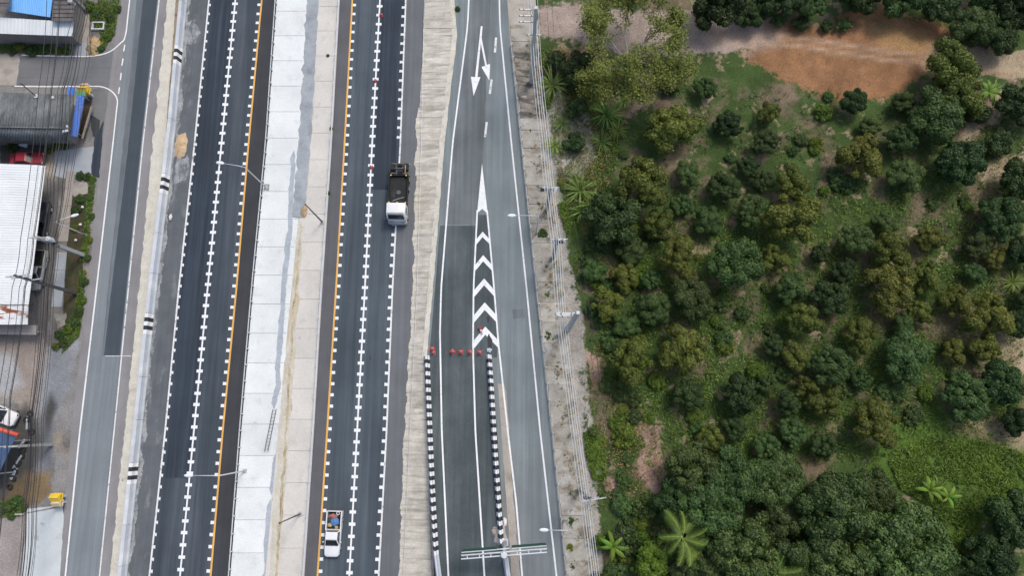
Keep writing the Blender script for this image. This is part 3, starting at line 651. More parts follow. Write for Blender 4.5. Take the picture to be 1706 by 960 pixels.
power_pole((101, -24), 5.6, 'concrete power pole with white transformers beside the dark tiled roof', ((.3, 1.0, .2), (1.3, .8, .2)), kit=[(.75, -.5, -1.6, 't'), (.75, -1.5, -1.8, 't'), (.2, 0, -1.2, 'b')])
power_pole((32, 858), 6.8, 'thin grey post leaning beside the yellow shrine and pale concrete pad', ((.2, .5, 0),), r=(.1, .07), sq=False)
power_pole((8, 745), 8.0, 'concrete power pole beside the navy canopy', ((.3, .9, 0), (1.0, .7, 0)), r=(.18, .12))
power_pole((893, 12), 17.5, 'tall white concrete power pole with hanging insulator strings above the grey track', ((.4, 1.0, -.9), (1.6, 1.0, -.9), (2.8, 1.0, -.9), (5.5, .9, 0)), z0=-.5, r=(.28, .17), m=mat('pole_pale', (.55, .57, .57), .9))
power_pole((917, 312), 9.4, 'concrete power pole with four crossarms beside the grassy verge patch', ((.2, 1.05, 0), (.55, 1.05, 0), (.9, 1.05, 0), (1.3, 1.0, 0)), z0=-.5, kit=[(-.9, 0, -.7, 'b')])
power_pole((929, 398), 9.6, 'concrete power pole with tangled fittings beside the wide grey verge slabs', ((.2, 1.0, .2), (.6, 1.0, .1), (1.4, 1.0, 0), (1.9, .8, 0)), z0=-.5, kit=[(-.5, .2, -1.1, 'c'), (.5, 0, -1.2, 'b')])
power_pole((963, 521), 13.6, 'leaning white concrete pole with long one-sided arms above the gravel track', ((.3, 1.25, -1.2), (1.0, 1.25, -1.2), (1.9, 1.2, -1.1), (2.5, 1.1, -1.0)), z0=-.5, r=(.27, .18), m=MATS['pole_pale'])
power_pole((986, 834), 12.0, 'concrete power pole wrapped in pale cables beside the dense bushes', ((.3, 1.35, .2), (1.5, .9, 0)), z0=-.5, kit=[(-.3, .1, -1.2, 'c'), (.2, -.1, -1.6, 'c'), (-.4, 0, -2.2, 'b')], ang=.15)
def cable(pts, z, r, m, label, group, sag=.25):
    q = []
    W_ = [P(x, y, z) for x, y in pts]
    for a, b in zip(W_, W_[1:]):
        for i in range(8):
            t = i / 8; p = a.lerp(b, t); p.z -= sag * 4 * t * (1 - t); q.append(p)
    q.append(W_[-1]); o = MB().tube([p - q[0] for p in q], r, 5).build('power_cable', m, None, loc=q[0]); return fin(o, label, 'cable', group)
LC = [(104, -120), (96, 0), (82, 150), (52, 400), (38, 480), (14, 660), (-12, 959)]
for i, (d, z, r) in enumerate(((-18, 9.0, .035), (-6, 8.8, .03), (2, 8.6, .03), (4, 7.9, .05))):
    cable([(x + d, y) for x, y in LC], z, r, CABLE, 'black overhead power cable passing above the long white roof', 'cables above the long white roof')
LC2 = [(152, -120), (136, 0), (124, 63), (109, 151), (94, 300), (82, 400), (74, 480), (54, 700), (46, 841), (36, 980), (26, 1120)]
for i, (d, z, r) in enumerate(((-15, 7.2, .03), (-8, 7.0, .035), (-3, 6.8, .06), (3, 6.9, .03), (9, 6.6, .05), (13, 6.5, .03), (21, 6.3, .025), (26, 6.2, .025))):
    cable([(x + d * (1 if y < 400 else .62) + 2 * math.sin(y * .011 + i), y) for x, y in LC2], z, r, CABLE, 'black overhead communication cable hanging low over the roadside yard', 'cables over the roadside yard', .35)
RC = [(878, -120), (888, 20), (893, 108), (907, 239), (914, 312), (925, 398), (934, 528), (958, 719), (974, 835), (990, 962), (1008, 1120)]
for i, (d, z, r) in enumerate(((-7, 10.2, .03), (-2.5, 10.4, .045), (1.5, 10.3, .03), (5, 10.0, .045), (9, 9.8, .03))):
    cable([(x + d, y) for x, y in RC], z, r, CABLEL, 'pale overhead power cable running above the verge slabs', 'pale cables above the verge', .2)
for d in (14, 23): cable([(x + d, y) for x, y in [(888, -120), (905, 120), (930, 350), (962, 521), (985, 700), (1006, 828), (1030, 1000), (1045, 1120)]], 12.6, .018, CABLE, 'thin dark upper wire strung above the gravel track', 'thin upper wires', .2)

# ------------------------------------------------------------------ vehicles
def sect(y, w, zb, zt, tuck=.9): return [(-w * .9, y, zb), (-w, y, zb + .18), (-w, y, zt - .16), (-w * tuck, y, zt), (w * tuck, y, zt), (w, y, zt - .16), (w, y, zb + .18), (w * .9, y, zb)]
def pane(q, ins, outw):
    """inset quad of glass lying proud of a cabin side"""
    q = [Vector(p) for p in q]; c = sum(q, Vector()) / 4; n = (q[1] - q[0]).cross(q[2] - q[0]).normalized()
    if n.dot(c - outw) < 0: n = -n
    w = [c + (p - c) * ins + n * .012 for p in q]
    return MB().add(w + [p - n * .03 for p in w], [(0, 1, 2, 3), (7, 6, 5, 4), (0, 4, 5, 1), (1, 5, 6, 2), (2, 6, 7, 3), (3, 7, 4, 0)])
def wheels(root, pos, r=.36, w=.24):
    ty = MB().tube([(-w / 2, 0, 0), (w / 2, 0, 0)], r, 18).mesh('wheel', RUBBER); rm = MB().tube([(-w / 2 - .01, 0, 0), (w / 2 + .01, 0, 0)], r * .58, 14).mesh('rim', GALV)
    for x, y in pos:
        wh = link('wheel', ty, root, loc=(x, y, r)); link('rim', rm, wh)
def greenhouse(root, m, y0b, y1b, y0t, y1t, wb, wt, zb, zt, roofm=None):
    """cabin: nose side y0 (negative y is forward)"""
    B = [(-wb, y0b, zb), (wb, y0b, zb), (wb, y1b, zb), (-wb, y1b, zb)]; T = [(-wt, y0t, zt - .06), (wt, y0t, zt - .06), (wt, y1t, zt - .06), (-wt, y1t, zt - .06)]
    T2 = [(x * .93, y + (.07 if k < 2 else -.07), zt) for k, (x, y, z) in enumerate(T)]
    c = MB().loft([B, T, T2]).build('cabin', m, root, bevel=.04)
    ctr = Vector((0, (y0b + y1b) / 2, zb))
    for nm, (i, j) in (('windshield', (0, 1)), ('side_window', (1, 2)), ('rear_window', (2, 3)), ('side_window', (3, 0))):
        pane([B[i], B[j], T[j], T[i]], .88, ctr).build(nm, GLASS, c)
    return c
def pickup(name, loc, rz, m, label, L=5.2, group=None):
    r = fin(empty(name, loc, rz), label, 'pickup truck', group); w = .92
    body = MB().loft([sect(-2.6, w * .62, .5, .84), sect(-2.5, w * .84, .42, .95), sect(-2.25, w * .97, .36, 1.0), sect(-1.2, w, .34, 1.06), sect(-.9, w, .34, 1.08), sect(.45, w, .34, 1.08)]).build('body', m, r, True, .03)
    greenhouse(r, m, -1.28, .42, -.55, .32, w * .93, w * .76, 1.04, 1.72)
    # cargo bed: floor, walls and tailgate
    MB().box((0, 1.5, .66), (1.6, 2.1, .06)).build('bed_floor', BEDBLK, r)
    for s in (-1, 1): MB().box((s * (w - .06), 1.5, .74), (.12, 2.12, .78)).build('bed_side', m, r, bevel=.03)
    MB().box((0, .46 + .05, .78), (1.7, .06, .7)).build('bed_front', m, r); MB().box((0, 2.58, .78), (1.84, .08, .7)).build('tailgate', m, r, bevel=.02)
    for s in (-1, 1):
        MB().box((s * 1.02, -.88, 1.12), (.2, .1, .15)).build('mirror', m, r, bevel=.02)
        MB().box((s * .66, -2.5, .8), (.3, .12, .14), s * .3).build('headlight', GLASS, r); MB().box((s * .84, 2.63, .85), (.12, .04, .3)).build('tail_light', CREDM, r)
    MB().box((0, -1.27, 1.075), (1.5, .1, .03)).build('cowl', DARKST, r)
    MB().box((0, -2.55, .74), (.8, .1, .14)).build('grille', DARKST, r, bevel=.02)
    for s in (-1, 1): MB().box((s * .3, -1.9, 1.045), (.05, 1.0, .03)).build('hood_crease', m, r, bevel=.01); MB().tube([(s * .35, -1.22, 1.13), (s * .1, -.95, 1.32)], .015, 5).build('wiper', DARKST, r)
    MB().box((0, -2.6, .5), (1.5, .1, .2)).build('bumper', DARKST, r, bevel=.02)
    wheels(r, [(s * .8, y) for s in (-1, 1) for y in (-1.65, 1.55)])
    return r
def sedan(name, loc, rz, m, label):
    r = fin(empty(name, loc, rz), label, 'car'); w = .86
    MB().loft([sect(-2.15, w * .66, .42, .66), sect(-2.05, w * .86, .34, .76), sect(-1.7, w * .98, .28, .82), sect(-.8, w, .26, .92), sect(1.3, w, .26, .94), sect(1.85, w * .96, .3, .9), sect(2.1, w * .8, .4, .78)]).build('body', m, r, True, .03)
    greenhouse(r, m, -1.0, 1.5, -.35, .95, w * .93, w * .74, .9, 1.42)
    for s in (-1, 1):
        MB().box((s * .95, -.72, .96), (.18, .09, .12)).build('mirror', m, r, bevel=.02)
        MB().box((s * .6, -2.06, .62), (.34, .12, .13), s * .35).build('headlight', CWHITE, r); MB().box((s * .6, 2.06, .68), (.34, .1, .13), -s * .3).build('tail_light', CREDM, r)
    wheels(r, [(s * .76, y) for s in (-1, 1) for y in (-1.3, 1.3)], .31, .2)
    return r
RD = -math.radians(1.1)
pt = P(557, 889, 0)
pickup('pickup_truck', (P(556, 889, .6).x, pt.y + .05, .012), RD * 1.5, CARW, 'white pickup truck with a loaded open bed driving on the right carriageway')
B0 = Vector((P(556, 889, .6).x, pt.y + .05, 0))
def heap(name, c, d, m, label, cat, seed):
    mb = MB(); rings, n = 9, 40
    for i in range(rings + 1):
        t = i / rings
        for k in range(n):
            a = 2 * math.pi * k / n; rr = t * (1 + .35 * noise.noise((math.cos(a) * 1.4, math.sin(a) * 1.4, seed)) + .18 * noise.noise((math.cos(a) * 4, math.sin(a) * 4, seed)))
            x, y = rr * d[0] / 2 * math.cos(a), rr * d[1] / 2 * math.sin(a); z = d[2] * (1 - t * t) ** 1.5 * (1 + .5 * noise.noise((x * 3, y * 3, seed)))
            mb.v.append((x, y, z + .02 - .05 * t ** 6))
    for i in range(rings):
        for k in range(n): mb.f.append((i * n + k, (i + 1) * n + k, (i + 1) * n + (k + 1) % n, i * n + (k + 1) % n))
    return fin(mb.build(name, m, None, True, loc=c), label, cat)
def lump(name, c, d, m, label, cat, seed, group=None, rough=.25):
    import bmesh
    bm_ = bmesh.new(); bmesh.ops.create_icosphere(bm_, subdivisions=4, radius=1)
    for v in bm_.verts:
        k = 1 + rough * 1.7 * noise.noise(v.co * 1.6 + Vector((seed, 0, 0))) + rough * 1.2 * noise.noise(v.co * 3.6 + Vector((0, seed, 0))) + rough * .5 * noise.noise(v.co * 8 + Vector((0, 0, seed)))
        v.co = Vector((v.co.x * d[0] / 2 * k, v.co.y * d[1] / 2 * k, max(-.9, v.co.z) * d[2] / 2 * k))
    me = bpy.data.meshes.new(name); bm_.to_mesh(me); bm_.free(); me.materials.append(m)
    me.polygons.foreach_set('use_smooth', [True] * len(me.polygons))
    return fin(link(name, me, None, loc=c), label, cat, group)
BLUEC = flat('cloth_blue', (.08, .2, .42), .8, var=.2); REDC = flat('cloth_red', (.4, .15, .12), .85, var=.2); SACKC = flat('sack_tan', (.5, .38, .16), .9, var=.15); DKB = flat('bag_dark', (.04, .045, .06), .8)
for dx, dy, z, d, m_, lab, ct, sd_ in ((.12, 1.35, .95, (.95, .85, .55), BLUEC, 'crumpled blue tarpaulin in the bed of the white pickup truck', 'tarpaulin', 1),
        (-.4, 1.0, .9, (.55, .45, .4), SACKC, 'tan sack against the cab side of the pickup bed', 'sack', 2), (.35, .72, .88, (.4, .4, .35), SACKC, 'small tan sack in the bed corner behind the driver', 'sack', 3),
        (-.1, 2.0, .9, (1.0, .5, .45), REDC, 'heap of reddish cloth near the pickup tailgate', 'cloth', 4), (-.45, 1.55, .86, (.6, .7, .35), DKB, 'dark bag beside the blue tarpaulin in the pickup bed', 'bag', 5)):
    lump('cargo_' + ct, (B0.x + dx, B0.y + dy, z), d, m_, lab, ct, sd_)
tr_ = []; [tr_.append((.17 * math.cos(w), .17 * math.sin(w), 0)) for w in [i * 2 * math.pi / 16 for i in range(17)]]
fin(MB().tube(tr_, .045, 6).build('hose_coil', CWHITE, None, loc=(B0.x + .52, B0.y + 2.35, 1.1)), 'white hose ring at the tailgate corner of the pickup bed', 'hose')
# dark works truck with a white cab
tk = P(667, 318, 0); tk = fin(empty('works_truck', (tk.x + .02, tk.y - .55, .012), RD), 'works truck with white cab and black open bed parked on the shoulder line', 'truck')
PINKB = flat('bumper_pink', (.45, .3, .32), .5)
cab = MB().loft([sect(-3.95, 1.12, .75, 1.9, .95), sect(-3.85, 1.2, .7, 2.05, .95), sect(-3.5, 1.22, .7, 2.75, .93), sect(-3.3, 1.22, .7, 2.9, .92), sect(-2.1, 1.22, .7, 2.92, .92), sect(-2.0, 1.2, .7, 2.85, .92)]).build('cab', CARW, tk, True, .04)
pane([(-1.1, -3.93, 1.95), (1.1, -3.93, 1.95), (1.02, -3.56, 2.72), (-1.02, -3.56, 2.72)], .94, Vector((0, -2.5, 1.5))).build('windshield', GLASS, cab)
for s in (-1, 1): pane([(s * 1.23, -3.4, 1.8), (s * 1.23, -2.4, 1.8), (s * 1.21, -2.4, 2.6), (s * 1.21, -3.3, 2.6)], .95, Vector((0, -2.9, 2))).build('side_window', GLASS, cab)
MB().box((0, -3.34, 2.96), (1.9, .14, .1)).build('marker_strip', GALV, cab)
me = MB().box((0, 0, 0), (.14, .08, .07)).mesh('marker_lamp', SPY)
for k in range(5): link('marker_lamp', me, cab, loc=(-.72 + .36 * k, -3.42, 3.0))
MB().loft([sect(-4.25, 1.1, .4, .85, .96), sect(-4.0, 1.25, .38, 1.0, .96), sect(-3.85, 1.25, .38, 1.0, .96)]).build('bumper', CARS, tk, True)
for s in (-1, 1):
    MB().box((s * .92, -4.1, .98), (.36, .2, .12)).build('headlight', PINKB, tk, bevel=.02)
    MB().tube([(s * 1.2, -3.75, 2.3), (s * 1.45, -3.95, 2.3), (s * 1.45, -3.95, 1.8)], .025, 6).build('mirror_arm', DARKST, tk); MB().box((s * 1.47, -3.97, 1.95), (.2, .07, .4)).build('mirror', DARKST, tk)
MB().box((0, .4, .85), (1.0, 7.2, .28)).build('chassis', DARKST, tk)
MB().box((0, -.02 + .1, 1.32), (2.36, 3.9, .1)).build('bed_floor', BEDBLK, tk)
for s in (-1, 1): MB().box((s * 1.2, .08, 1.62), (.1, 3.96, .62)).build('bed_side', BEDBLK, tk, bevel=.02)
MB().box((0, -1.88, 1.75), (2.44, .1, .9)).build('headboard', BEDBLK, tk); MB().box((0, 2.08, 1.55), (2.44, .1, .5)).build('tailgate', BEDBLK, tk)
MB().lathe([(.3, 0), (.3, .07), (.22, .1), (.22, .06)], 18).build('hatch', DARKST, tk, loc=(-.02, -.15, 1.38)); MB().tube([(-.7, -1.3, 1.42), (.1, -.98, 1.42), (.75, -.8, 1.44)], .035, 6).build('hose', GALV, tk)
me = MB().box((0, 0, 0), (.16, .16, .14)).mesh('corner_lamp', SPY)
for x, y in ((-1.05, -1.7), (1.05, -1.7), (-1.0, 2.0), (.95, 2.0), (0, -1.7)): link('corner_lamp', me, tk, loc=(x, y, 2.0 if y < 0 else 1.9))
for x in (-1.0, -.45, .3, .95): MB().box((x, 3.0, 1.15), (.1, 1.7, .14)).build('rear_beam', BROWNW if abs(x) > .9 else DARKST, tk)
for y in (2.5, 3.2, 3.8): MB().box((0, y, 1.28), (2.3, .12, .12)).build('rear_crossbar', DARKST, tk)
for x, y, w_, l_, h_ in ((-.95, 3.25, .45, .8, .7), (.85, 3.3, .5, .9, .7), (.1, 2.75, .7, .4, .5), (0, 3.6, .6, .3, .4)): MB().box((x, y, 1.3), (w_, l_, h_)).build('equipment_box', BEDBLK, tk, bevel=.03)
MB().tube([(.75, 2.3, 1.6), (.8, 3.0, 1.9), (.7, 3.7, 1.5)], .05, 6).build('hydraulic_hose', SACKC, tk); MB().tube([(-1.25, 3.95, .7), (1.25, 3.95, .7)], .06, 8).build('spray_bar', GALV, tk)
wheels(tk, [(s * 1.05, y) for s in (-1, 1) for y in (-3.2, .7, 1.95)], .5, .3); wheels(tk, [(s * .72, y) for s in (-1, 1) for y in (.7, 1.95)], .5, .28)
# parked cars by the buildings
q = P(42, 263, .9); sedan('parked_car', (q.x, q.y, -.04), math.radians(92), CARR, 'dark red car parked beside the end of the long white roof')
q = P(70, 367, .9); pickup('parked_pickup', (q.x - .35, q.y, -.04), math.radians(176), CARD, 'dark pickup truck parked under the eave of the long white roof')
q = P(63, 445, .9); pickup('parked_pickup', (q.x - .25, q.y - .4, -.04), math.radians(-4), CARS, 'silver grey pickup truck parked below the cable-hung power pole')
q = P(4, 688, .9); pickup('parked_pickup', (q.x - .8, q.y, -.04), math.radians(68), CARW, 'white pickup truck with dark glass parked beside the navy canopy')
# traffic cones
def cone(px, py, z, label, group=None, s=1.0, tip=0, rz=0):
    b = P(px, py, z); r = fin(empty('traffic_cone', b, rz), label, 'traffic cone', group); r.scale = (s,) * 3
    if tip: r.rotation_euler = (math.radians(78), 0, rz); r.location.z += .14
    MB().box((0, 0, .025), (.5, .5, .05), math.pi / 4 * (px == 754)).build('base', CREDM, r, bevel=.01)
    MB().lathe([(.2, .05), (.145, .27)], 14).build('body', CREDM, r, True); MB().lathe([(.145, .27), (.108, .42)], 14).build('white_band', CWHITE, r, True)
    MB().lathe([(.108, .42), (.08, .55)], 14).build('body', CREDM, r, True); MB().lathe([(.08, .55), (.06, .63)], 14).build('white_band', CWHITE, r, True); MB().lathe([(.06, .63), (.04, .74)], 14).build('body', CREDM, r, True)
for i, x in enumerate((754, 768, 783, 799)): cone(x, 586.5 + i * .5, zramp(588), 'red traffic cone standing in the row across the ramp entrance', 'cones across the ramp', 1.25)
cone(720.5, 582, ZR, 'red traffic cone just beyond the striped barrier by the soil slope', None, 1.25); cone(722, 588, ZR, 'red traffic cone touching the end of the striped barrier by the soil slope', None, 1.15)
cone(799.5, 547, ZR, 'red cone knocked over beside the last chevron', None, 1.2, 1, .4)
cone(635, 25, .012, 'faded red cone on the centre line at the dark lane start', None, .95); cone(626, 135, .012, 'faded red cone on the centre line beside the slip road arrows', None, .9); cone(618.5, 279, .012, 'red cone on the centre line beside the works truck', None, .95)

# ------------------------------------------------------------------ green sign gantry and small things on the ramp
gb = P(841, 904, zramp(904)); gy = fin(empty('sign_gantry', gb), 'steel T-shaped sign gantry with two green covered boards above the ramp', 'sign gantry'); gh = 7.6
MB().tube([(0, 0, -.1), (0, 0, gh)], [.24, .19], 14).build('pole', GALV, gy, True); MB().box((0, 0, .03), (.8, .8, .08)).build('base_plate', GALV, gy)
MB().lathe([(.2, 0), (.34, .02), (.34, .1), (.2, .12)], 14).build('top_flange', GALVL, gy, loc=(0, 0, gh))
tl = .075
for s in (-1, 1):
    wgt = 4.55
    for z in (gh - .35, gh - 2.1):
        MB().tube([(0, -.15, z), (s * wgt, -.15 + s * wgt * tl, z)], .07, 8).build('arm', GALVL, gy); MB().tube([(0, .22, z), (s * wgt, .22 + s * wgt * tl, z)], .07, 8).build('arm', GALVL, gy)
    for k in (1.4, 2.6, 3.9): MB().box((s * k, .03 + s * k * tl, gh - .35), (.1, .42, .1)).build('bracket', GALVL, gy)
    x0, x1 = s * .8, s * 4.5
    bd = [(x0, .44 + x0 * tl, gh - 2.5), (x1, .44 + x1 * tl, gh - 2.5), (x1, .56 + x1 * tl, gh - .1), (x0, .56 + x0 * tl, gh - .1)]
    MB().add([(a, b - .04, c) for a, b, c in bd] + [(a, b + .03, c) for a, b, c in bd], [(0, 1, 2, 3), (7, 6, 5, 4), (0, 4, 5, 1), (1, 5, 6, 2), (2, 6, 7, 3), (3, 7, 4, 0)]).build('sign_board', SIGNG, gy)
    MB().tube([bd[2], bd[3]], .05, 6).build('board_frame', GALVL, gy)
for a in range(6): MB().box((.3 * math.cos(a), .3 * math.sin(a), gh - .1), (.08, .08, .5)).build('clamp', GALVL, gy)
lump('cement_heap', P(832, 893, zramp(893)), (1.5, 2.6, .25), TANC, 'low tan cement heap at the end of the striped barrier by the sign pole', 'cement', 8)
lump('white_sack', P(841, 871, ZR + .3), (.5, .95, .5), CWHITE, 'white sack lying against the striped barrier near the sign pole', 'sack', 9)
lump('white_sack', P(815, 584, ZR + .15), (.55, .55, .45), CONCB, 'pale grey sack at the nose of the striped barrier by the chevrons', 'sack', 10)
lump('white_sack', P(284, 362, .2), (.35, .8, .35), CWHITE, 'white sack leaning on the long grey barrier', 'sack', 12)
heap('sand_heap', P(302, 242, 0), (1.9, 3.9, .3), mat('sand_orange', (.5, .37, .23), .95, .2, 1.5, 9, .2, bump=.5), 'orange sand heap beside the long grey barrier', 'sand heap', 13)
heap('mud_heap', P(507, 352, -.5), (.95, 1.7, .12), mat('mud_brown', (.36, .27, .17), .95, .2, 1.5, 9, .2, bump=.5), 'brown mud heap where the silt band ends in the median', 'mud heap', 14)
heap('sand_heap', P(158, 77, -.05), (2.4, 2.7, .7), mat('sand_tan', (.46, .33, .18), .95, .15, 1.5, 9, .2, bump=.5), 'tan sand heap on the grass corner of the side road', 'sand heap', 15)
la, lb = P(458, 682, -.17), P(444, 752, -.08); lad = fin(empty('ladder', la), 'thin dark ladder lying on the white median slope', 'ladder'); dv = lb - la; sv = Vector((.21, .03, 0))
for q_ in (-1, 1): MB().tube([sv * q_ + Vector((0, 0, .1)), dv + sv * q_ + Vector((0, 0, .1))], .045, 6).build('rail', DARKST, lad)
for k in range(12): MB().tube([dv * ((k + .5) / 12) - sv + Vector((0, 0, .1)), dv * ((k + .5) / 12) + sv + Vector((0, 0, .1))], .025, 5).build('rung', DARKST, lad)
# small irregular black marks on the gore
patch('black_mark', [(812, 560), (815, 556), (820, 567), (818, 590), (814, 580)], ZR + .03, BLACKP, 1.2, step=3); patch('black_mark', [(811, 528), (815, 527), (815, 537), (812, 537)], ZR + .03, BLACKP, .8, step=2)
patch('asphalt_patch', [(853, 516), (873, 514), (875, 530), (855, 531)], ZR + .006, A_UP, .8, step=4)
DUST = mat('pale_dust', (.3, .315, .32), .95, .2, 1.0, 7, .3, col2=(.125, .138, .15), m2=(.44, .6), s2=.9, s2v=(1.4, .6, 1), detail2=9)
strip('dust_edge', off(BA_R, -3), off(BA_R, 4), .008, .008, DUST, -140, 1130, 3, 0, 5, 2, 0, jf=.06)
patch('dust_spill', [(312, 36), (326, 30), (332, 52), (326, 74), (314, 78), (308, 60)], .013, DUST, 4, step=3); patch('dust_spill', [(296, 270), (312, 258), (318, 280), (306, 300), (290, 306), (286, 290)], .013, DUST, 4, step=3, seed=2)

# ------------------------------------------------------------------ buildings on the left
def sheet(A, B, C, D, waves, amp, name, m, parent, box=False):
    """one corrugated sheet: ribs run from edge AB to edge DC; A->B is across the ribs"""
    n = waves * (4 if box else 6); A, B, C, D = map(Vector, (A, B, C, D)); mb = MB()
    for row in (0, 1):
        for i in range(n + 1):
            t = i / n; p = A.lerp(B, t) if row == 0 else D.lerp(C, t)
            ph = t * waves
            if box: h = amp if (ph % 1) < .2 or (ph % 1) > .92 else 0
            else: h = amp * .5 * (1 + math.cos(2 * math.pi * ph))
            mb.v.append((p.x, p.y, p.z + h))
    for i in range(n): mb.f.append((i, i + 1, n + 2 + i, n + 1 + i))
    o = mb.build(name, m, parent, not box)
    if o.data.polygons[0].normal.z < 0: o.data.flip_normals()
    sm = o.modifiers.new('thickness', 'SOLIDIFY'); sm.thickness = .012; sm.offset = -1
    return o
def roof(root, A, B, C, D, n, waves, amp, m, name='roof_sheet', box=False, lap=.012, mf=None):
    inv = Vector(root.location); A, B, C, D = (Vector(p) - inv for p in (A, B, C, D))
    for i in range(n):
        t0, t1 = i / n, (i + 1) / n; dz = Vector((0, 0, lap * (i % 2) + random.uniform(0, .004)))
        sheet(A.lerp(B, t0) + dz, A.lerp(B, t1) + dz, D.lerp(C, t1) + dz, D.lerp(C, t0) + dz, waves, amp, name, mf(i) if mf else m, root, box)
def walls(root, x0, x1, y0, y1, z, m=WALLM):
    """walls under a roof, corners in world coordinates"""
    inv = Vector(root.location); t = .15
    for (a, b, c, d) in ((x0, x1, y0, y0 + t), (x0, x1, y1 - t, y1), (x0, x0 + t, y0 + t, y1 - t), (x1 - t, x1, y0 + t, y1 - t)):
        MB().box(((a + b) / 2 - inv.x, (c + d) / 2 - inv.y, z / 2 - .1 - inv.z), (b - a, d - c, z)).build('wall', m, root)
# long white-roofed shed
z1 = 4.2
e = fin(empty('long_shed', (P(20, 400).x, P(20, 400).y, -.05)), 'long shed with white ribbed metal roof and a rusty end', 'building')
TL, TR, BR, BL = P(-130, 268, 4.9), P(66, 275, z1), P(38, 507, z1), P(-130, 507, 4.9)
roof(e, TL, BL, BR, TR, 18, 3, .035, ROOFW, box=True)
roof(e, P(66, 275.5, z1 - .08), P(38, 507, z1 - .08), P(48, 507, 3.9), P(76, 276, 3.9), 6, 9, .03, ROOFW, 'eave_sheet', box=True)
roof(e, P(-130, 507, 4.9), P(-130, 541, 4.9), P(46.5, 541, 3.95), P(47.5, 507, 3.95), 3, 3, .035, RUST, 'rusty_roof_sheet', box=True)
walls(e, P(-130, 500).x, P(88, 400).x - 3.6, P(0, 522).y, P(0, 304).y, 4.0)
w_ = P(0, 556, 2.2); inv = Vector(e.location)
MB().slab([P(-130, 556, 2.0) - inv, P(60, 558, 2.0) - inv, P(62, 542, 2.2) - inv, P(-130, 541, 2.2) - inv], .15).build('lean_to_roof', TANC, e)
for x in (10, 58): MB().box(P(x, 552, 1) - inv, (.2, .2, 2.0)).build('lean_to_post', GREYC, e)
# grey corrugated roof house with blue awning
e = fin(empty('grey_roof_shop', (P(60, 195).x, P(60, 195).y, -.05)), 'shop with a grey corrugated gable roof and blue front awning', 'building')
roof(e, P(-130, 150, 3.5), P(125, 158, 3.5), P(116, 214, 4.9), P(-130, 210, 4.9), 13, 4, .17, ROOFG)
roof(e, P(-130, 209, 4.92), P(116, 213, 4.92), P(113, 236, 3.6), P(-130, 231, 3.6), 13, 4, .17, ROOFG)
inv = Vector(e.location)
MB().tube([P(-130, 209.5, 5.0) - inv, P(117, 213.5, 5.0) - inv], .09, 8).build('ridge_cap', ROOFG, e)
walls(e, P(-130, 200).x, P(108, 195, 3).x, P(0, 226, 3).y, P(0, 166, 3).y, 3.4)
roof(e, P(128.5, 158, 3.0), P(117.5, 226, 3.0), P(129, 228, 2.6), P(140.5, 160, 2.6), 6, 5, .03, AWNB, 'awning_sheet', box=True)
sheet(*[P(x, y, 2.9) - inv for x, y in ((112, 158), (123.5, 159), (125, 145), (114, 144))], 5, .03, 'awning_sheet', AWNB, e, True)
sheet(*[P(x, y, 2.75) - inv for x, y in ((126, 159), (143, 160), (143, 152), (127, 151))], 5, .03, 'green_awning_sheet', AWNG, e, True)
MB().slab([P(131, 228, .1) - inv, P(140, 230, .1) - inv, P(153, 164, .1) - inv, P(142, 162, .1) - inv], .2).build('porch_floor', BROWNW, e)
MB().box((P(145, 204, .8) - inv), (.2, 4.6, .18), RD * 8).build('counter', BEAM, e)
for q_ in ((131, 228), (141, 165), (139, 228), (150, 168)): MB().tube([P(*q_, 0) - inv, P(*q_, 0) - inv + Vector((0, 0, 2.6))], .05, 6).build('awning_post', GALV, e)
for x, y, w_, l_ in ((60, 160, .4, .5), (88, 162, .3, .35), (109, 218, .7, .3), (112, 211, .25, .4)):
    MB().box(P(x, y, 3.9 if y < 200 else 4.95) - inv, (w_, l_, .12), .2).build('roof_patch', GALVL, e)
MB().tube([P(60, 160, 3.9) - inv, P(34, 138, 6.2) - inv], .07, 7).build('flue_pipe', DARKST, e)
# house with blue sheet roof and white lean-to
e = fin(empty('blue_roof_house', (P(60, 20).x, P(60, 20).y, -.05)), 'house with pale blue sheet roof, dark tiles and a white lean-to roof', 'building')
inv = Vector(e.location)
roof(e, P(16, -90, 4.6), P(99, -90, 4.6), P(84, 28.5, 4.0), P(14, 18, 4.0), 6, 4, .035, ROOFB, 'blue_roof_sheet', box=True)
roof(e, P(-130, 20, 3.75), P(123, 36.5, 3.75), P(121, 60, 3.2), P(-130, 51, 3.2), 14, 3, .035, ROOFW, 'white_roof_sheet', box=True)
TILE = None
for r_ in range(14):                                                       # rows of dark roof tiles
    for c_ in range(5):
        y_ = -60 + r_ * 7; x_ = 93 + c_ * 7 - (r_ - 8) * .65
        if y_ > 34 or x_ > 128 or x_ < interp([(99, -90), (84, 28.5)], y_) + 2: continue
        MB().slab([P(x_ - 3.6, y_ + 3.9, 4.35) - inv, P(x_ + 3.3, y_ + 3.9, 4.35) - inv, P(x_ + 3.3, y_ - 3.6, 4.22) - inv, P(x_ - 3.6, y_ - 3.6, 4.22) - inv], .05).build('roof_tile', ROOFT, e)
for r_ in range(10):
    for c_ in range(4):
        y_ = -56 + r_ * 7; x_ = -10 + c_ * 7.4
        MB().slab([P(x_ - 3.6, y_ + 3.9, 5.2) - inv, P(x_ + 3.6, y_ + 3.9, 5.2) - inv, P(x_ + 3.6, y_ - 3.4, 5.08) - inv, P(x_ - 3.6, y_ - 3.4, 5.08) - inv], .05).build('roof_tile', ROOFT, e)
walls(e, P(-130, 0, 3).x, P(117, 20, 3).x, P(0, 54, 3.0).y, P(0, -80, 3).y, 3.15)
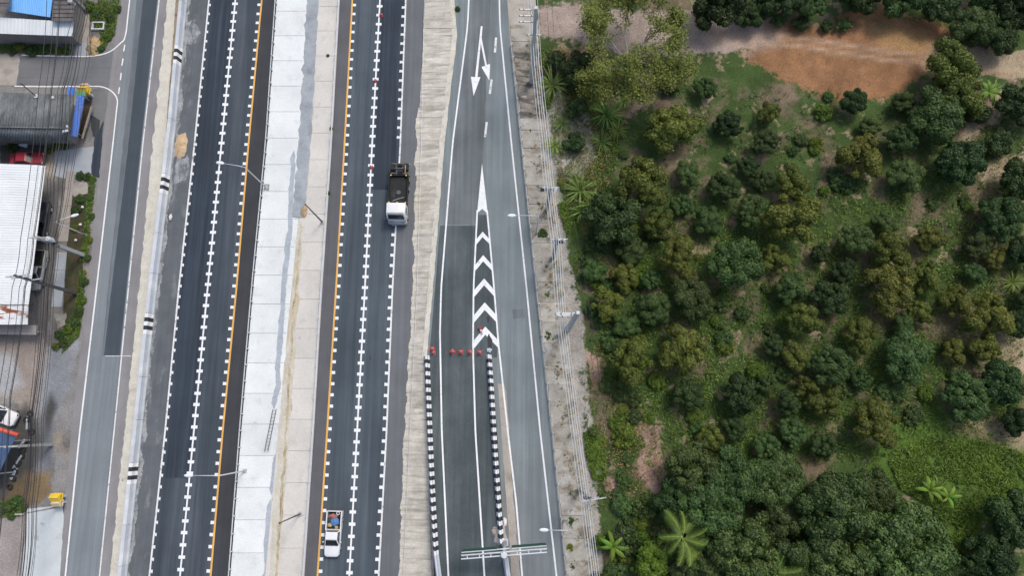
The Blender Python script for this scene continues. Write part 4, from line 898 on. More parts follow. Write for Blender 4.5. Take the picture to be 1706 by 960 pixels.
# navy canopy
e = fin(empty('navy_canopy', (P(5, 750).x, P(5, 750).y, -.05)), 'roadside canopy with navy sheet roof and red front beam', 'canopy'); inv = Vector(e.location)
roof(e, P(-60, 704, 3.2), P(27, 728, 3.2), P(-6, 800, 3.0), P(-90, 770, 3.0), 5, 4, .03, NAVY, box=True)
MB().tube([P(-60, 697, 3.3) - inv, P(30, 725.5, 3.3) - inv], .24, 12).build('red_beam', ORED, e, True)
for q_ in ((22, 735), (-4, 790), (-50, 712)): b_ = P(*q_, 3.0) - inv; MB().tube([(b_.x, b_.y, -.2), (b_.x, b_.y, 3.0)], .07, 7).build('post', GALV, e)
# spirit houses
def shrine(px, py, m, label, s=1.0):
    b = P(px, py, 1.5); r = fin(empty('spirit_house', (b.x, b.y, -.05)), label, 'shrine'); r.scale = (s,) * 3
    MB().box((0, 0, .55), (.28, .28, 1.1)).build('pedestal', CONCB, r, bevel=.02); MB().box((0, 0, 1.14), (.95, .8, .08)).build('platform', m, r, bevel=.015)
    MB().box((0, 0, 1.4), (.5, .45, .44)).build('shrine_body', SPC, r)
    mb = MB(); w, d, z0, z1_ = .52, .4, 1.6, 1.98
    mb.add([(-w, -d, z0), (w, -d, z0), (w * .9, 0, z1_), (-w * .9, 0, z1_), (-w, d, z0), (w, d, z0)], [(0, 1, 2, 3), (3, 2, 5, 4), (0, 3, 4), (1, 5, 2), (0, 4, 5, 1)]); rf = mb.build('gable_roof', m, r)
    MB().tube([(-w, 0, z1_), (0, 0, z1_ + .02), (w, 0, z1_)], .035, 6).build('ridge', SPC, rf)
    for sx in (-.4, .4):
        for sy in (-.32, .32): MB().tube([(sx, sy, 1.15), (sx, sy, 1.62)], .03, 6).build('column', m, r)
shrine(95, 829, SPY, 'yellow spirit house beside the pale concrete pad', 1.15); shrine(95, 839, SPC, 'cream spirit house touching the pale concrete pad', 1.0)
shrine(142, 151, SPY, 'yellow spirit house beside the green awning at the side road', 1.2); shrine(140, 142, SPP, 'pink spirit house on the painted line of the side road', .9)
# concrete drain box
dbx = fin(empty('drain_box', (P(165, 44).x, P(165, 44).y, -.05)), 'open square concrete drain box in the grass corner', 'drain')
for a in ((0, .5, 1.75, .17), (0, -.5, 1.75, .17)): MB().box((a[0], a[1], .12), (a[2], a[3], .5)).build('rim_side', CONC, dbx)
for x in (-.79, .79): MB().box((x, 0, .12), (.17, .83, .5)).build('rim_side', CONC, dbx)
MB().box((0, 0, .02), (1.4, .82, .02)).build('dark_water', DITCH, dbx); MB().box((.35, -.1, .08), (.5, .25, .06), .2).build('plank', CONCW, dbx)
# yard surfaces
patch('concrete_pad', [(46, 849), (104, 843), (106, 858), (100, 960), (92, 1130), (10, 1130), (36, 960)], .012, PADW, .8)
patch('concrete_apron', [(92, 252), (156, 244), (152, 300), (122, 296), (118, 300), (88, 292)], .006, APRON, 1.2)
patch('tar_patch', [(158, 230), (172, 200), (170, 240), (168, 262), (165, 296), (151, 290), (154, 262)], .012, A_DARK, 1.0, step=4); patch('tar_patch', [(150, 190), (166, 200), (163, 232), (154, 226)], .009, A_EDGE, 1.4, step=4)
patch('dark_apron', [(146, 148), (166, 146), (188, 158), (192, 200), (184, 250), (168, 250), (160, 210), (150, 235), (146, 200)], -.02, A_SIDE, 1)
patch('tan_path', [(140, 20), (151, 16), (146, 90), (134, 92), (138, 60)], .006, TANC, 1)
patch('apron_concrete', [(127, 72), (146, 70), (145, 92), (125, 93)], .01, APRON, .6)
# ditch beside the frontage road, with a cast lining
strip('ditch', [(122, 300), (112, 400), (104, 540)], [(152, 300), (143, 400), (126, 540)], -.02, -.02, DITCH, 312, 545, 6, 2, 2)
dl = strip('ditch_lining', [(110, 300), (98, 400), (84, 530)], [(122, 300), (112, 400), (101, 530)], .0, -.01, JOINT, 285, 535, 6)
slabrow(dl, [(109, 300), (97, 400), (84, 530)], [(123, 300), (113, 400), (101, 530)], .06, .04, TANC, ysplit(285, 420, 2.4), .6, .1, 'lining_slab'); slabrow(dl, [(109, 300), (97, 400), (84, 530)], [(123, 300), (113, 400), (101, 530)], .06, .04, APRON, ysplit(420, 538, 2.4), .6, .1, 'lining_slab')
patch('culvert_cover', [(116, 316), (124, 305), (146, 304), (147, 322), (124, 328)], .03, TANC, 1); patch('rubble', [(92, 522), (111, 520), (108, 545), (96, 548)], .05, CONCW, 2, step=4)
for i, (x, y, w, l, m_, lab) in enumerate(((72, 64, 1.1, .7, BLUEC, 'blue plastic sheet on the weeds under the white lean-to roof'), (76, 62, .6, .5, ORED, 'orange cloth on the weeds under the white lean-to roof'), (40, 240, 1.2, .9, GALVL, 'pale crumpled sheet behind the grey corrugated roof'), (54, 236, .6, .4, CWHITE, 'white bag behind the grey corrugated roof'), (125, 56, .5, .9, BLUEC, 'teal bin at the corner of the white lean-to roof'))):
    lump('loose_item', P(x, y, .2), (w, l, .5), m_, lab, ('plastic sheet', 'cloth', 'metal sheet', 'bag', 'bin')[i], 20 + i)
for i, (x, y) in enumerate(((137, 345), (134, 374), (126, 400), (44, 744 + 20))):
    lump('litter_bag', P(x, y, .1), (.35, .3, .2), CWHITE, 'small white litter bag lying in the ditch', 'litter', 30 + i, 'litter in the ditch') if i < 3 else None
# tyres along the canopy
me = MB()
tyr = [(.3 * math.cos(a), .3 * math.sin(a), 0) for a in [i * math.pi / 8 for i in range(17)]]
tm = MB().tube(tyr, .12, 8).mesh('tyre', RUBBER, True)
for i, (x, y) in enumerate(((42, 738), (38, 750), (36, 760), (30, 772), (24, 786), (22, 798), (16, 812), (52, 720), (50, 690), (44, 700))):
    fin(link('tyre', tm, None, loc=P(x, y, .1), rot=(random.uniform(-.3, .3), random.uniform(-.3, .3), 0)), 'worn black tyre in the scrap row beside the navy canopy', 'tyre', 'scrap tyres')
for i, (x, y, w, l, a) in enumerate(((30, 770, .25, 1.8, .5), (24, 790, .3, 1.4, .4), (46, 705, .2, 1.6, -.1), (38, 740, .3, 1.2, .5))):
    fin(MB().box((0, 0, .1), (w, l, .12), -a).build('scrap_bar', GALV, None, loc=P(x, y, .02)), 'pale metal scrap bar among the tyres beside the navy canopy', 'scrap metal', 'scrap bars')

# ------------------------------------------------------------------ plants
rng = np.random.default_rng(5)
def leafmesh(name, pos, nrm, size, tint, m, asp=.55):
    """one diamond-shaped leaf per position"""
    n = len(pos); nrm = nrm / np.linalg.norm(nrm, axis=1, keepdims=True)
    r = rng.normal(size=(n, 3)); a = np.cross(nrm, r); a /= np.linalg.norm(a, axis=1, keepdims=True) + 1e-9; b = np.cross(nrm, a)
    s = size[:, None]; V = np.stack([pos - a * s, pos - b * s * asp + nrm * s * .12, pos + a * s, pos + b * s * asp + nrm * s * .12], 1).reshape(-1, 3)
    me = bpy.data.meshes.new(name); me.vertices.add(4 * n); me.vertices.foreach_set('co', V.ravel().astype(np.float32))
    me.loops.add(4 * n); me.loops.foreach_set('vertex_index', np.arange(4 * n, dtype=np.int32))
    me.polygons.add(n); me.polygons.foreach_set('loop_start', np.arange(0, 4 * n, 4, dtype=np.int32)); me.polygons.foreach_set('loop_total', np.full(n, 4, np.int32))
    me.update(); at = me.attributes.new('tint', 'FLOAT', 'POINT'); at.data.foreach_set('value', np.repeat(np.clip(tint, 0, 1), 4).astype(np.float32))
    me.materials.append(m); return me
def crown(name, r, h, nl, nleaf, leaf, m, lobe=(.26, .42), flat_=.75, zc=None, seed=0, up=.35, jit=.12):
    """lobed crown of leaves around the origin of the trunk foot; r radius, h total height"""
    global rng; rng = np.random.default_rng(100 + seed)
    ch = h * .42; zc = h * .56 if zc is None else zc
    d = rng.normal(size=(nl, 3)); d /= np.linalg.norm(d, axis=1, keepdims=True); d[:, 2] = np.where(d[:, 2] < -.25, -d[:, 2], d[:, 2])
    rad = rng.uniform(.4, .92, nl) ** .8; rad[nl // 6: nl // 3] *= rng.uniform(.9, 1.28, nl // 3 - nl // 6); C = d * rad[:, None] * np.array([r, r, ch]) + np.array([0, 0, zc]); C[0] = (0, 0, zc + ch * .3)
    lr = r * rng.uniform(lobe[0] * .7, lobe[1], nl); lr = np.where(rad > .92, lr * .7, lr); lt = rng.normal(0, .13, nl)
    k = rng.choice(nl, nleaf, p=lr ** 2 / np.sum(lr ** 2)); q = rng.normal(size=(nleaf, 3)); q[:, 2] += up; q /= np.linalg.norm(q, axis=1, keepdims=True)
    bump = 1 + .12 * np.sin(q[:, 0] * 9 + k) * np.sin(q[:, 1] * 8 + 2 * k)
    p = C[k] + q * (lr[k] * (rng.uniform(.82, 1.06, nleaf) + np.abs(rng.normal(0, jit, nleaf))) * bump)[:, None] * np.array([1, 1, flat_ + .15])
    dist = np.min(np.linalg.norm(p[:, None, :] - C[None], axis=2) / lr[None] + 10 * (np.arange(nl)[None] == k[:, None]), axis=1)
    ok = (dist > .78) & (p[:, 2] > h * .12); p, q, k = p[ok], q[ok], k[ok]; n = len(p)
    tint = .45 + lt[k] + rng.normal(0, .17, n)
    return leafmesh(name, p, q + rng.normal(0, .38, (n, 3)), leaf * rng.uniform(.6, 1.3, n), tint, m)
def trunk(h, r, reach, seed, m=BARK, limbs=6):
    rd = random.Random(seed); mb = MB(); hh = h * .5
    mb.tube([(0, 0, -.6), (rd.uniform(-.1, .1), rd.uniform(-.1, .1), hh * .5), (rd.uniform(-.2, .2), rd.uniform(-.2, .2), hh)], [r, r * .8, r * .6], 8)
    for i in range(limbs):
        a = i * 2 * math.pi / limbs + rd.uniform(-.4, .4); L_ = reach * rd.uniform(.55, .85)
        mb.tube([(0, 0, hh * rd.uniform(.6, .98)), (L_ * .45 * math.cos(a), L_ * .45 * math.sin(a), hh * 1.15), (L_ * math.cos(a + .2), L_ * math.sin(a + .2), h * rd.uniform(.6, .8))], [r * .5, r * .32, r * .1], 6)
    return mb.mesh('trunk', m, True)
KINDS = {
 'grove': [(crown('grove_crown%d' % i, 4.4, 6.5, 46, 30000, .17, L_MID, (.13, .28), seed=i), trunk(6.5, .24, 4, i)) for i in range(3)],
 'dark': [(crown('dark_crown%d' % i, 3.8, 6.0, 44, 24000, .17, L_DARK, (.14, .32), seed=10 + i), trunk(6, .22, 3.4, 10 + i)) for i in range(3)],
 'light': [(crown('light_crown%d' % i, 3.8, 6.5, 34, 22000, .16, L_YEL, (.15, .3), seed=20 + i), trunk(6.5, .2, 3.4, 20 + i)) for i in range(2)],
 'bright': [(crown('bright_crown', 2.4, 4.5, 22, 11000, .15, L_BRI, (.2, .36), seed=30), trunk(4.5, .14, 2.2, 30))],
 'shrub': [(crown('shrub_crown%d' % i, 1.5, 1.9, 18, 7000, .11, L_DARK if i else L_MID, (.25, .42), zc=.9, seed=40 + i, jit=.16), trunk(1.8, .07, 1.2, 40 + i)) for i in range(3)],
 'scrub': [(crown('scrub_crown%d' % i, 1.6, 1.5, 60, 6500, .12, (L_MID, L_GRASS, L_MID)[i], (.1, .26), zc=.5, seed=50 + i, jit=.3), trunk(1.4, .05, 1.2, 50 + i, limbs=4)) for i in range(3)],
}
R0 = {'grove': 4.7, 'dark': 4.1, 'light': 4.0, 'bright': 2.6, 'shrub': 1.65, 'scrub': 1.75}; H0 = {'grove': 6.5, 'dark': 6.0, 'light': 6.5, 'bright': 4.5, 'shrub': 1.9, 'scrub': 1.5}
cnt = {}
def tree(px, py, rpx, kind, label, group=None, zb=-.6, cat=None):
    vs = KINDS[kind]; i = cnt.get(kind, 0); cnt[kind] = i + 1; cm, tm_ = vs[i % len(vs)]
    s = rpx / 13.6 / R0[kind]; h = H0[kind] * s; p = P(px, py, zb + h * .6)
    small = kind in ('shrub', 'scrub')
    r = fin(empty({'shrub': 'round_shrub', 'scrub': 'scrub_bush', 'grove': 'grove_tree', 'dark': 'dark_tree', 'light': 'light_tree', 'bright': 'bright_tree'}[kind], (p.x, p.y, zb), random.uniform(0, 6.28)), label, cat or ('shrub' if small else 'tree'), group)
    r.scale = (s * random.uniform(.94, 1.06), s * random.uniform(.94, 1.06), s * random.uniform(.9, 1.1))
    link('crown', cm, r); link('trunk', tm_, r)
def rosette(name, n, L_, w, m, seed, droop=.9, base=.25):
    """arching strap leaves from one stem"""
    rd = random.Random(seed); V = []; Fc = []; T = []
    for i in range(n):
        a = i * 2.39996 + rd.uniform(-.3, .3); el = rd.uniform(.35, 1.25); l = L_ * rd.uniform(.65, 1.1); k = len(V); t0 = rd.uniform(.2, .95); sgm = 6
        sx, sy = -math.sin(a), math.cos(a); x = z = 0.0; e_ = el
        for j in range(sgm + 1):
            t = j / sgm; ww = w * (1 - t) ** .6 * (.7 + .6 * t) * .5
            V.append((x * math.cos(a) + sx * ww, x * math.sin(a) + sy * ww, base + z)); V.append((x * math.cos(a) - sx * ww, x * math.sin(a) - sy * ww, base + z)); T += [t0 * (.7 + .3 * t)] * 2
            x += l / sgm * math.cos(e_); z += l / sgm * math.sin(e_); e_ -= droop * 1.5 / sgm
        for j in range(sgm): Fc.append((k + 2 * j, k + 2 * j + 1, k + 2 * j + 3, k + 2 * j + 2))
    me = bpy.data.meshes.new(name); me.from_pydata(V, [], Fc); me.update(); at = me.attributes.new('tint', 'FLOAT', 'POINT'); at.data.foreach_set('value', T); me.materials.append(m); return me
ROS = [rosette('spiky_leaves%d' % i, 46, 2.1, .13, L_PALM, i) for i in range(3)]; STEM = MB().tube([(0, 0, -.4), (0, 0, .45)], [.16, .1], 7).mesh('stem', BARK)
def spiky(px, py, s, label, group='spiky plants', zb=-.6):
    p = P(px, py, zb + .8); r = fin(empty('spiky_plant', (p.x, p.y, zb), random.uniform(0, 6)), label, 'plant', group); r.scale = (s,) * 3
    link('leaves', ROS[random.randrange(3)], r); link('stem', STEM, r)
def frondmesh(L_, m, seed, nl=30, lw=.035):
    rd = random.Random(seed); V = []; Fc = []; T = []; pts = []; e_ = .55; x = z = 0
    for j in range(13): pts.append((x, z)); x += L_ / 12 * math.cos(e_); z += L_ / 12 * math.sin(e_); e_ -= .125
    def at_(t): f = t * 12; i = min(11, int(f)); u = f - i; return (pts[i][0] + (pts[i + 1][0] - pts[i][0]) * u, pts[i][1] + (pts[i + 1][1] - pts[i][1]) * u)
    for j in range(12):
        k = len(V); w = .045 * (1 - j / 14)
        V += [(pts[j][0], -w, pts[j][1]), (pts[j][0], w, pts[j][1]), (pts[j + 1][0], w * .9, pts[j + 1][1]), (pts[j + 1][0], -w * .9, pts[j + 1][1])]; Fc.append((k, k + 1, k + 2, k + 3)); T += [.95] * 4
    for i in range(nl):
        t = .16 + .84 * i / nl; x, z = at_(t); l = L_ * .27 * math.sin(math.pi * min(1, .15 + t * .8)) ** .6 * rd.uniform(.85, 1.1)
        for s in (-1, 1):
            k = len(V); dx, dy, dz = l * .5, s * l * .85, -l * rd.uniform(.12, .4); tt = rd.uniform(.25, .75)
            V += [(x - lw, s * .03, z), (x + lw, s * .03, z + .01), (x + dx * .6 + lw * .5, dy * .6, z + dz * .35), (x + dx, dy, z + dz)]; Fc.append((k, k + 1, k + 2, k + 3)); T += [tt] * 4
    me = bpy.data.meshes.new('frond'); me.from_pydata(V, [], Fc); me.update(); at = me.attributes.new('tint', 'FLOAT', 'POINT'); at.data.foreach_set('value', T); me.materials.append(m); return me
FRO = [frondmesh(3.9, L_PALM, i) for i in range(3)]
def palm(px, py, h, s, label, n=15):
    p = P(px, py, -.6 + h); r = fin(empty('coconut_palm', (p.x, p.y, -.6)), label, 'palm'); MB().tube([(0, 0, -.3), (.1, 0, h * .5), (0, 0, h)], [.22, .16, .13], 9).build('trunk', BARKL, r, True)
    for i in range(n): link('frond', FRO[i % 3], r, loc=(0, 0, h - .05), rot=(random.uniform(-.5, .5), random.uniform(-.6, .75), i * 2.39996 + random.uniform(-.4, .4)), scale=s * random.uniform(.65, 1.12))
def bananaleaf(L_=2.2, w=.5):
    V = []; Fc = []; T = []; x = z = 0; e_ = .95
    for j in range(9):
        t = j / 8; ww = w * .5 * math.sin(math.pi * min(1, .1 + t * .88)) ** .6; V += [(x, -ww, z - .06), (x, 0, z + .03), (x, ww, z - .06)]; T += [.55, .9, .65]; x += L_ / 8 * math.cos(e_); z += L_ / 8 * math.sin(e_); e_ -= .24
    for j in range(8):
        k = 3 * j; Fc += [(k, k + 1, k + 4, k + 3), (k + 1, k + 2, k + 5, k + 4)]
    me = bpy.data.meshes.new('leaf'); me.from_pydata(V, [], Fc); me.update(); at = me.attributes.new('tint', 'FLOAT', 'POINT'); at.data.foreach_set('value', T); me.materials.append(L_BRI); return me
BAN = bananaleaf()
def banana(px, py, s, label, n=8, group=None):
    p = P(px, py, 1.2); r = fin(empty('banana_plant', (p.x, p.y, -.6)), label, 'banana plant', group); r.scale = (s,) * 3; MB().tube([(0, 0, -.2), (0, 0, 1.5)], [.14, .08], 8).build('stem', L_PALM, r, True)
    for i in range(n): link('leaf', BAN, r, loc=(0, 0, 1.35), rot=(random.uniform(-.2, .2), random.uniform(-.35, .3), i * 2.39996 + random.uniform(-.3, .3)), scale=random.uniform(.8, 1.1))

# the open tree with visible branches by the grey track
def open_tree(px, py, rad, h, label, seed=1):
    rd = random.Random(seed); p = P(px, py, h * .6); r = fin(empty('open_tree', (p.x, p.y, -.6)), label, 'tree'); mb = MB(); tips = []
    def grow(a, d, L_, rr, lev):
        b = a + d * L_; m_ = a.lerp(b, .5) + Vector((rd.uniform(-.1, .1), rd.uniform(-.1, .1), rd.uniform(0, .15))) * L_; mb.tube([a, m_, b], [rr, rr * .8, rr * .6], 6 if lev < 3 else 4, cap=False)
        if lev >= 2: tips.append((b, lev)); tips.append((m_, lev))
        if lev < 5:
            for _ in range(3 if lev < 2 else rd.choice((2, 2, 3))):
                nd = (d + Vector((rd.uniform(-1, 1), rd.uniform(-1, 1), rd.uniform(-.35, .5))) * .85).normalized(); grow(b, nd, L_ * rd.uniform(.6, .82), rr * .58, lev + 1)
    for k in range(7):
        a = k * .9 + rd.uniform(-.3, .3); grow(Vector((0, 0, h * .3)), Vector((math.cos(a), math.sin(a), rd.uniform(.3, .9))).normalized(), rad * .33, .13, 1)
    mb.tube([(0, 0, -.3), (0, 0, h * .3)], [.3, .22], 8); mb.build('trunk', BARKL, r, True)
    T_ = np.array([tuple(t) for t, l in tips]); n = 36; g_ = np.random.default_rng(9)
    pos = np.repeat(T_, n, 0) + g_.normal(0, .42, (len(T_) * n, 3)) * np.array([1, 1, .7]); ti = np.repeat(g_.normal(.5, .18, len(T_)), n) + g_.normal(0, .15, len(pos)); ok = g_.random(len(pos)) < .8
    nr = g_.normal(0, .5, (len(pos), 3)); nr[:, 2] += 1
    link('crown', leafmesh("open_crown", pos[ok], nr[ok], .15 * g_.uniform(.6, 1.3, ok.sum()), ti[ok], L_YEL), r)
open_tree(1052, 78, 9.6, 8.5, 'large open tree with pale branches and yellow-green leaves above the grey track')

for x, y, r_, k in ((1195, 8, 52, 'dark'), (1250, 24, 30, 'dark'), (1300, -6, 46, 'dark'), (1347, 4, 36, 'grove'), (1432, -18, 46, 'dark'), (1500, -8, 46, 'dark'), (1562, 8, 42, 'dark'), (1618, 44, 42, 'grove'), (1664, 62, 40, 'grove'), (1692, 16, 50, 'dark'), (1636, -8, 36, 'grove')):
    tree(x, y, r_, k, 'dense dark green tree in the row beyond the orange earth yard' if k == 'dark' else 'mid green tree of lumpy crown beyond the orange earth yard', 'trees beyond the earth yard')
for x, y, r_ in ((1296, 34, 15), (1335, 38, 17), (1376, 42, 14)): tree(x, y, r_, 'shrub', 'small shrub in the hedge beside the grey track and earth yard', 'hedge shrubs')
tree(1407, 40, 16, 'shrub', 'round clipped shrub alone at the edge of the orange earth yard')
tree(1584, 108, 50, 'light', 'tall yellow-green tree at the edge of the orange earth yard'); tree(1600, 152, 46, 'light', 'wide yellow-green tree beside the banana plant'); tree(1628, 188, 24, 'shrub', 'dark round shrub below the wide yellow-green tree')
banana(1650, 150, 1.0, 'bright banana plant beside the wide yellow-green tree'); tree(1662, 238, 27, 'shrub', 'round dark shrub alone on the dry pale soil')
for x, y, r_, k in ((1700, 175, 42, 'dark'), (1694, 302, 38, 'dark'), (1688, 350, 30, 'grove'), (1706, 420, 32, 'dark'), (1716, 500, 34, 'grove'), (1690, 540, 26, 'dark'), (1612, 662, 44, 'grove'), (1664, 640, 40, 'dark'), (1694, 700, 28, 'dark')):
    tree(x, y, r_, k, 'dark green tree along the dry soil strip east of the grove' if k == 'dark' else 'mid green tree along the dry soil strip east of the grove', 'trees along the dry soil')
for x, y, r_ in ((1384, 851, 66), (1516, 908, 78), (1402, 946, 62), (1302, 868, 44), (1300, 800, 48), (1152, 782, 52), (1232, 792, 52), (1190, 846, 54), (1236, 918, 62), (1452, 820, 42), (1320, 940, 52), (1460, 985, 50), (1560, 990, 50), (1180, 925, 44), (1265, 990, 50), (1370, 1010, 60)):
    tree(x, y, r_, 'grove', 'rounded lumpy tree in the dense green grove', 'trees of the dense grove')
for x, y, r_ in ((1120, 832, 36), (1692, 866, 52), (1652, 934, 46), (1604, 952, 28), (1140, 960, 36), (1010, 985, 34)): tree(x, y, r_, 'dark', 'dark bushy tree at the margin of the dense grove', 'dark trees at the grove margin')
tree(1086, 936, 34, 'bright', 'bright lime green tree beside the coconut palm'); tree(1046, 902, 30, 'scrub', 'low green bush between the lime green tree and the verge')
palm(1136, 896, 5.2, .95, 'coconut palm with drooping fronds beside the lime green tree'); palm(1290, 955, 5.0, .8, 'coconut palm half buried in the dense grove', 12)
banana(1022, 912, 1.0, 'banana plant beside the gravel track and lime green tree'); banana(1553, 818, .9, 'banana plant at the edge of the grass field', 7); banana(1470, 812, .8, 'banana plant between two grove crowns and the grass field', 6); banana(1585, 830, .8, 'ragged banana plant inside the grass field', 7)
for x, y, r_ in ((964, 112, 34), (928, 100, 20), (990, 130, 24)): tree(x, y, r_, 'dark', 'dark low tree under the large open tree', 'dark trees under the open tree')
tree(960, 178, 24, 'shrub', 'round dark shrub between two spiky plants below the open tree'); tree(957, 237, 21, 'shrub', 'round dark shrub on the pale rubble bank beside the verge'); tree(1115, 140, 22, 'shrub', 'small round shrub at the dirt below the open tree')
for x, y, s in ((920, 142, 1.5), (1010, 190, 1.45), (936, 205, .9), (1002, 236, 1.0), (924, 242, 1.0), (966, 318, 1.45), (984, 342, 1.45), (968, 352, 1.0), (1040, 168, .8), (958, 296, .8), (1030, 215, .9), (984, 380, .8)): spiky(x, y, s, 'spiky plant with arching strap leaves near the open tree')
for x, y in ((1655, 150), (1690, 470), (1480, 835), (1565, 815)): spiky(x, y, .9, 'spiky plant growing among the eastern trees', 'spiky plants in the east')
# behind where the photograph is covered: the grove and its clearings go on
rd = random.Random(4); placed = []
for _ in range(1500):
    a, q_ = rd.uniform(0, 6.283), 345 * math.sqrt(rd.random()); x, y = 1330 + q_ * math.cos(a), 423 + q_ * math.sin(a)
    r_ = rd.uniform(20, 54)
    if y < 170 and 1180 < x < 1540: continue
    if noise.noise((x * .006, y * .006, 4.4)) > .3 or (x > 1470 and y > 640): continue
    if any(math.hypot(x - u, y - v) < (r_ + w) * .8 for u, v, w in placed): continue
    placed.append((x, y, r_))
for x, y, r_ in placed:
    k = rd.choice(('grove', 'grove', 'grove', 'dark', 'light', 'light')); tree(x, y, r_, k, {'grove': 'rounded mid green orchard tree between the track and the grove', 'dark': 'dark orchard tree between the track and the grove', 'light': 'yellow-green orchard tree between the track and the grove'}[k], 'orchard trees')
for _ in range(150):
    a, q_ = rd.uniform(0, 6.283), 340 * math.sqrt(rd.random()); x, y = 1330 + q_ * math.cos(a), 423 + q_ * math.sin(a)
    if y < 160 or any(math.hypot(x - u, y - v) < w + 6 for u, v, w in placed): continue
    tree(x, y, rd.uniform(10, 20), 'scrub', 'low bush in the clearings of the orchard', 'orchard bushes')
# scrub belt along the gravel track and other low bushes
sc = []
for _ in range(240):
    y = rd.uniform(380, 965); x0 = interp([(975, 380), (985, 540), (1002, 640), (1016, 760), (1024, 960)], y); x = x0 + abs(rd.gauss(0, 34)) + 6; r_ = rd.uniform(11, 24)
    if any(math.hypot(x - u, y - v) < (r_ + w) * .62 for u, v, w in sc) or (x > 1052 and 700 < y < 830) or (y > 880 and x > 1110): continue
    sc.append((x, y, r_))
for x, y, r_ in sc: tree(x, y, r_, 'scrub', 'low green bush in the scrub belt along the gravel track', 'scrub belt bushes')
for x, y, r_ in ((910, 490, 8), (905, 495, 7), (909, 560, 10), (907, 592, 8), (932, 770, 7), (948, 870, 10), (946, 915, 11), (950, 945, 9), (905, 388, 9), (889, 385, 8), (898, 390, 9), (882, 258, 6), (1000, 905, 14), (990, 720, 10)): tree(x, y, r_, 'scrub', 'small weed bush growing on the verge slabs', 'weeds on the verge', -.2)
for x, y, r_ in ((10, 62, 12), (32, 76, 13), (52, 84, 12), (72, 82, 10), (95, 84, 10), (110, 84, 9), (20, 84, 10), (145, 8, 14), (160, 22, 9), (182, 30, 10), (178, 62, 9), (168, 80, 8), (196, 14, 8), (95, 240, 12), (108, 243, 8), (20, 243, 12), (82, 250, 8), (132, 292, 9), (145, 294, 9), (154, 298, 7), (150, 330, 7), (152, 360, 7), (148, 400, 7), (146, 430, 7), (140, 470, 8), (136, 500, 9), (130, 520, 10), (120, 540, 12), (112, 548, 11), (98, 558, 10), (106, 572, 9), (92, 578, 8), (126, 350, 10), (132, 330, 9), (124, 380, 8), (26, 838, 13), (10, 846, 12), (36, 846, 9), (18, 860, 8), (130, 178, 6), (140, 215, 5)):
    tree(x, y, r_, 'scrub', 'weed bush along the left roadside yards and ditch', 'weeds along the roadside yards', -.05)
tree(546, 92, 3.5, 'scrub', 'small weed sprouting from the tan median slab', None, -.25); tree(547, 322, 4, 'scrub', 'small weed at the guard rail beside the mud heap', None, -.05); tree(552, 214, 4, 'scrub', 'small weed at the guard rail above the bare dark post', None, -.05); tree(762, 14, 6, 'scrub', 'weed at the top of the soil slope by the slip road', None, .45)
# grass that nobody could count
def grass(name, polys, n, size, m, label, z=-.5, seed=0):
    g_ = np.random.default_rng(seed); pos = []
    def inside(x, y, poly):
        c = False
        for (x1, y1), (x2, y2) in zip(poly, poly[1:] + poly[:1]):
            if (y1 > y) != (y2 > y) and x < (x2 - x1) * (y - y1) / (y2 - y1) + x1: c = not c
        return c
    for poly, frac in polys:
        xs, ys_ = [p[0] for p in poly], [p[1] for p in poly]; k = 0; tgt = int(n * frac); tries = 0
        while k < tgt and tries < tgt * 6:
            tries += 1; x, y = g_.uniform(min(xs), max(xs)), g_.uniform(min(ys_), max(ys_))
            if noise.noise((x * .035, y * .035, seed)) < -.35 or not inside(x, y, poly): continue
            p = P(x, y, z); pos.append((p.x, p.y, z + g_.uniform(.05, .3))); k += 1
    pos = np.array(pos); nr = g_.normal(0, .6, (len(pos), 3)); nr[:, 2] += .8
    cl = np.array([noise.noise((p[0] * .5, p[1] * .5, 2.0)) for p in pos])
    return fin(link(name, leafmesh(name, pos, nr, size * g_.uniform(.6, 1.5, len(pos)), .5 + .5 * cl + g_.normal(0, .15, len(pos)), m, .28)), label, 'grass', None, 'stuff')
grass('grass', [([(1480, 770), (1540, 732), (1640, 735), (1720, 760), (1720, 830), (1650, 850), (1620, 900), (1590, 960), (1560, 900), (1560, 850), (1500, 815)], .3), ([(930, 300), (968, 330), (965, 390), (948, 400), (930, 350)], .04), ([(972, 720), (1008, 728), (1010, 800), (988, 800), (976, 760)], .05), ([(980, 400), (1700, 250), (1700, 740), (1100, 800), (1010, 700)], .5), ([(900, 80), (1100, 100), (1040, 200), (1000, 420), (930, 300)], .11)], 60000, .17, L_GRASS, 'short green grass between the trees and bushes', -.5, 3)
grass('grass', [([(152, 0), (200, 0), (192, 58), (172, 84), (152, 90), (170, 60), (150, 30)], .3), ([(-60, 58), (118, 64), (122, 90), (-60, 88)], .3), ([(150, 300), (160, 300), (134, 560), (104, 590), (112, 545), (126, 530)], .3), ([(-20, 832), (44, 836), (40, 860), (-20, 864)], .1)], 9000, .15, L_GRASS, 'weedy grass along the left roadside yards', -.03, 5)
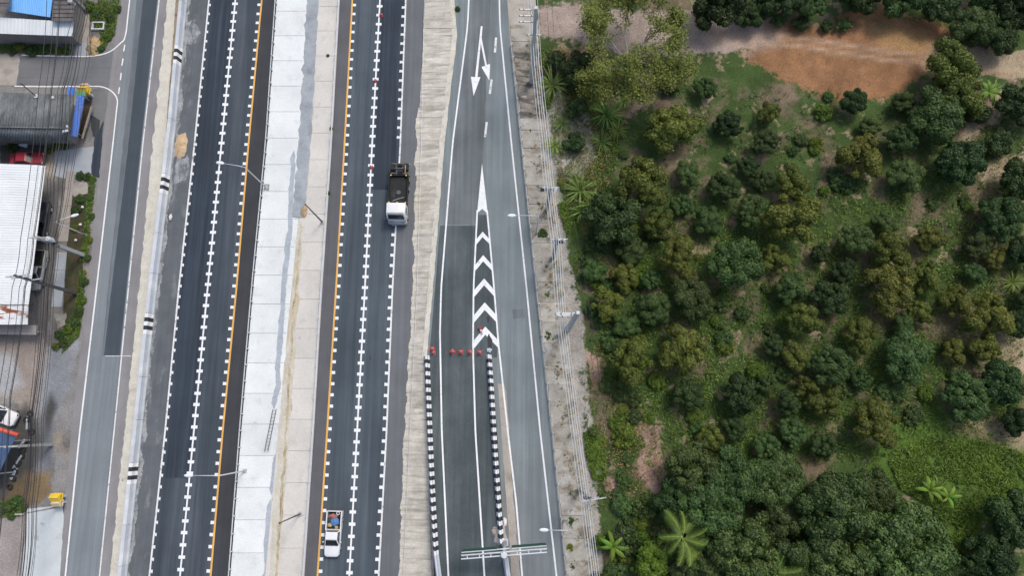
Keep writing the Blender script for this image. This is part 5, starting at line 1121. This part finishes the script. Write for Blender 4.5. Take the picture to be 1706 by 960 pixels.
grass('dry_leaves', [([(910, 130), (1010, 140), (1020, 260), (980, 420), (930, 300)], .5), ([(1000, 560), (1090, 700), (1110, 830), (1010, 830), (975, 600)], .3), ([(1590, 180), (1706, 200), (1706, 740), (1580, 720)], .3)], 7000, .13, L_DRY, 'dry yellow leaf litter scattered under the bushes', -.42, 8)

def weeds(name, poly_pts, nc, per, rad, size, m, label, zf, seed):
    """many small separate tufts, each a handful of leaves"""
    g_ = np.random.default_rng(seed); C = np.array([tuple(P(x, y, zf)) for x, y in poly_pts(g_, nc)])
    R_ = g_.uniform(.35, 1.3, len(C)) * rad; pos = np.repeat(C, per, 0) + g_.normal(0, 1, (len(C) * per, 3)) * np.repeat(R_, per)[:, None] * np.array([.5, .5, .2]) + np.array([0, 0, .08])
    nr = g_.normal(0, .6, (len(pos), 3)); nr[:, 2] += .9; ti = np.repeat(g_.normal(.5, .2, len(C)), per) + g_.normal(0, .14, len(pos))
    return fin(link(name, leafmesh(name, pos, nr, size * g_.uniform(.6, 1.4, len(pos)), ti, m, .4)), label, 'weeds', None, 'stuff')
def in_orchard(g_, n):
    out = []
    while len(out) < n:
        x, y = g_.uniform(930, 1706), g_.uniform(60, 960)
        if x < interp(VE_R, y) + 14 or noise.noise((x * .02, y * .02, 6.0)) < -.1 or (1150 < x < 1580 and y < 150) or (x > 1560 and 70 < y < 130): continue
        out.append((x, y))
    return out
weeds('ground_weeds', in_orchard, 2600, 14, .5, .12, L_MID, 'low leafy weeds scattered over the orchard soil', -.5, 21)
weeds('pale_weeds', in_orchard, 1500, 12, .4, .11, L_YEL, 'yellowish weeds scattered over the orchard soil', -.5, 22)
def on_verge(g_, n):
    out = []
    while len(out) < n:
        y = g_.uniform(70, 980); t = g_.beta(.7, .9); x = interp(RI_A, y) * (1 - t) + interp(VE_R, y) * t + 3
        if noise.noise((y * .03, 3.0, 1.0)) < .02 and g_.random() < .8: continue
        out.append((x, y))
    return out
weeds('verge_weeds', on_verge, 210, 16, .42, .09, L_MID, 'green weeds sprouting between the verge slabs', .05, 23)
weeds('verge_dry_grass', on_verge, 260, 12, .4, .09, L_DRY, 'dry grass tufts between the verge slabs', .0, 24)
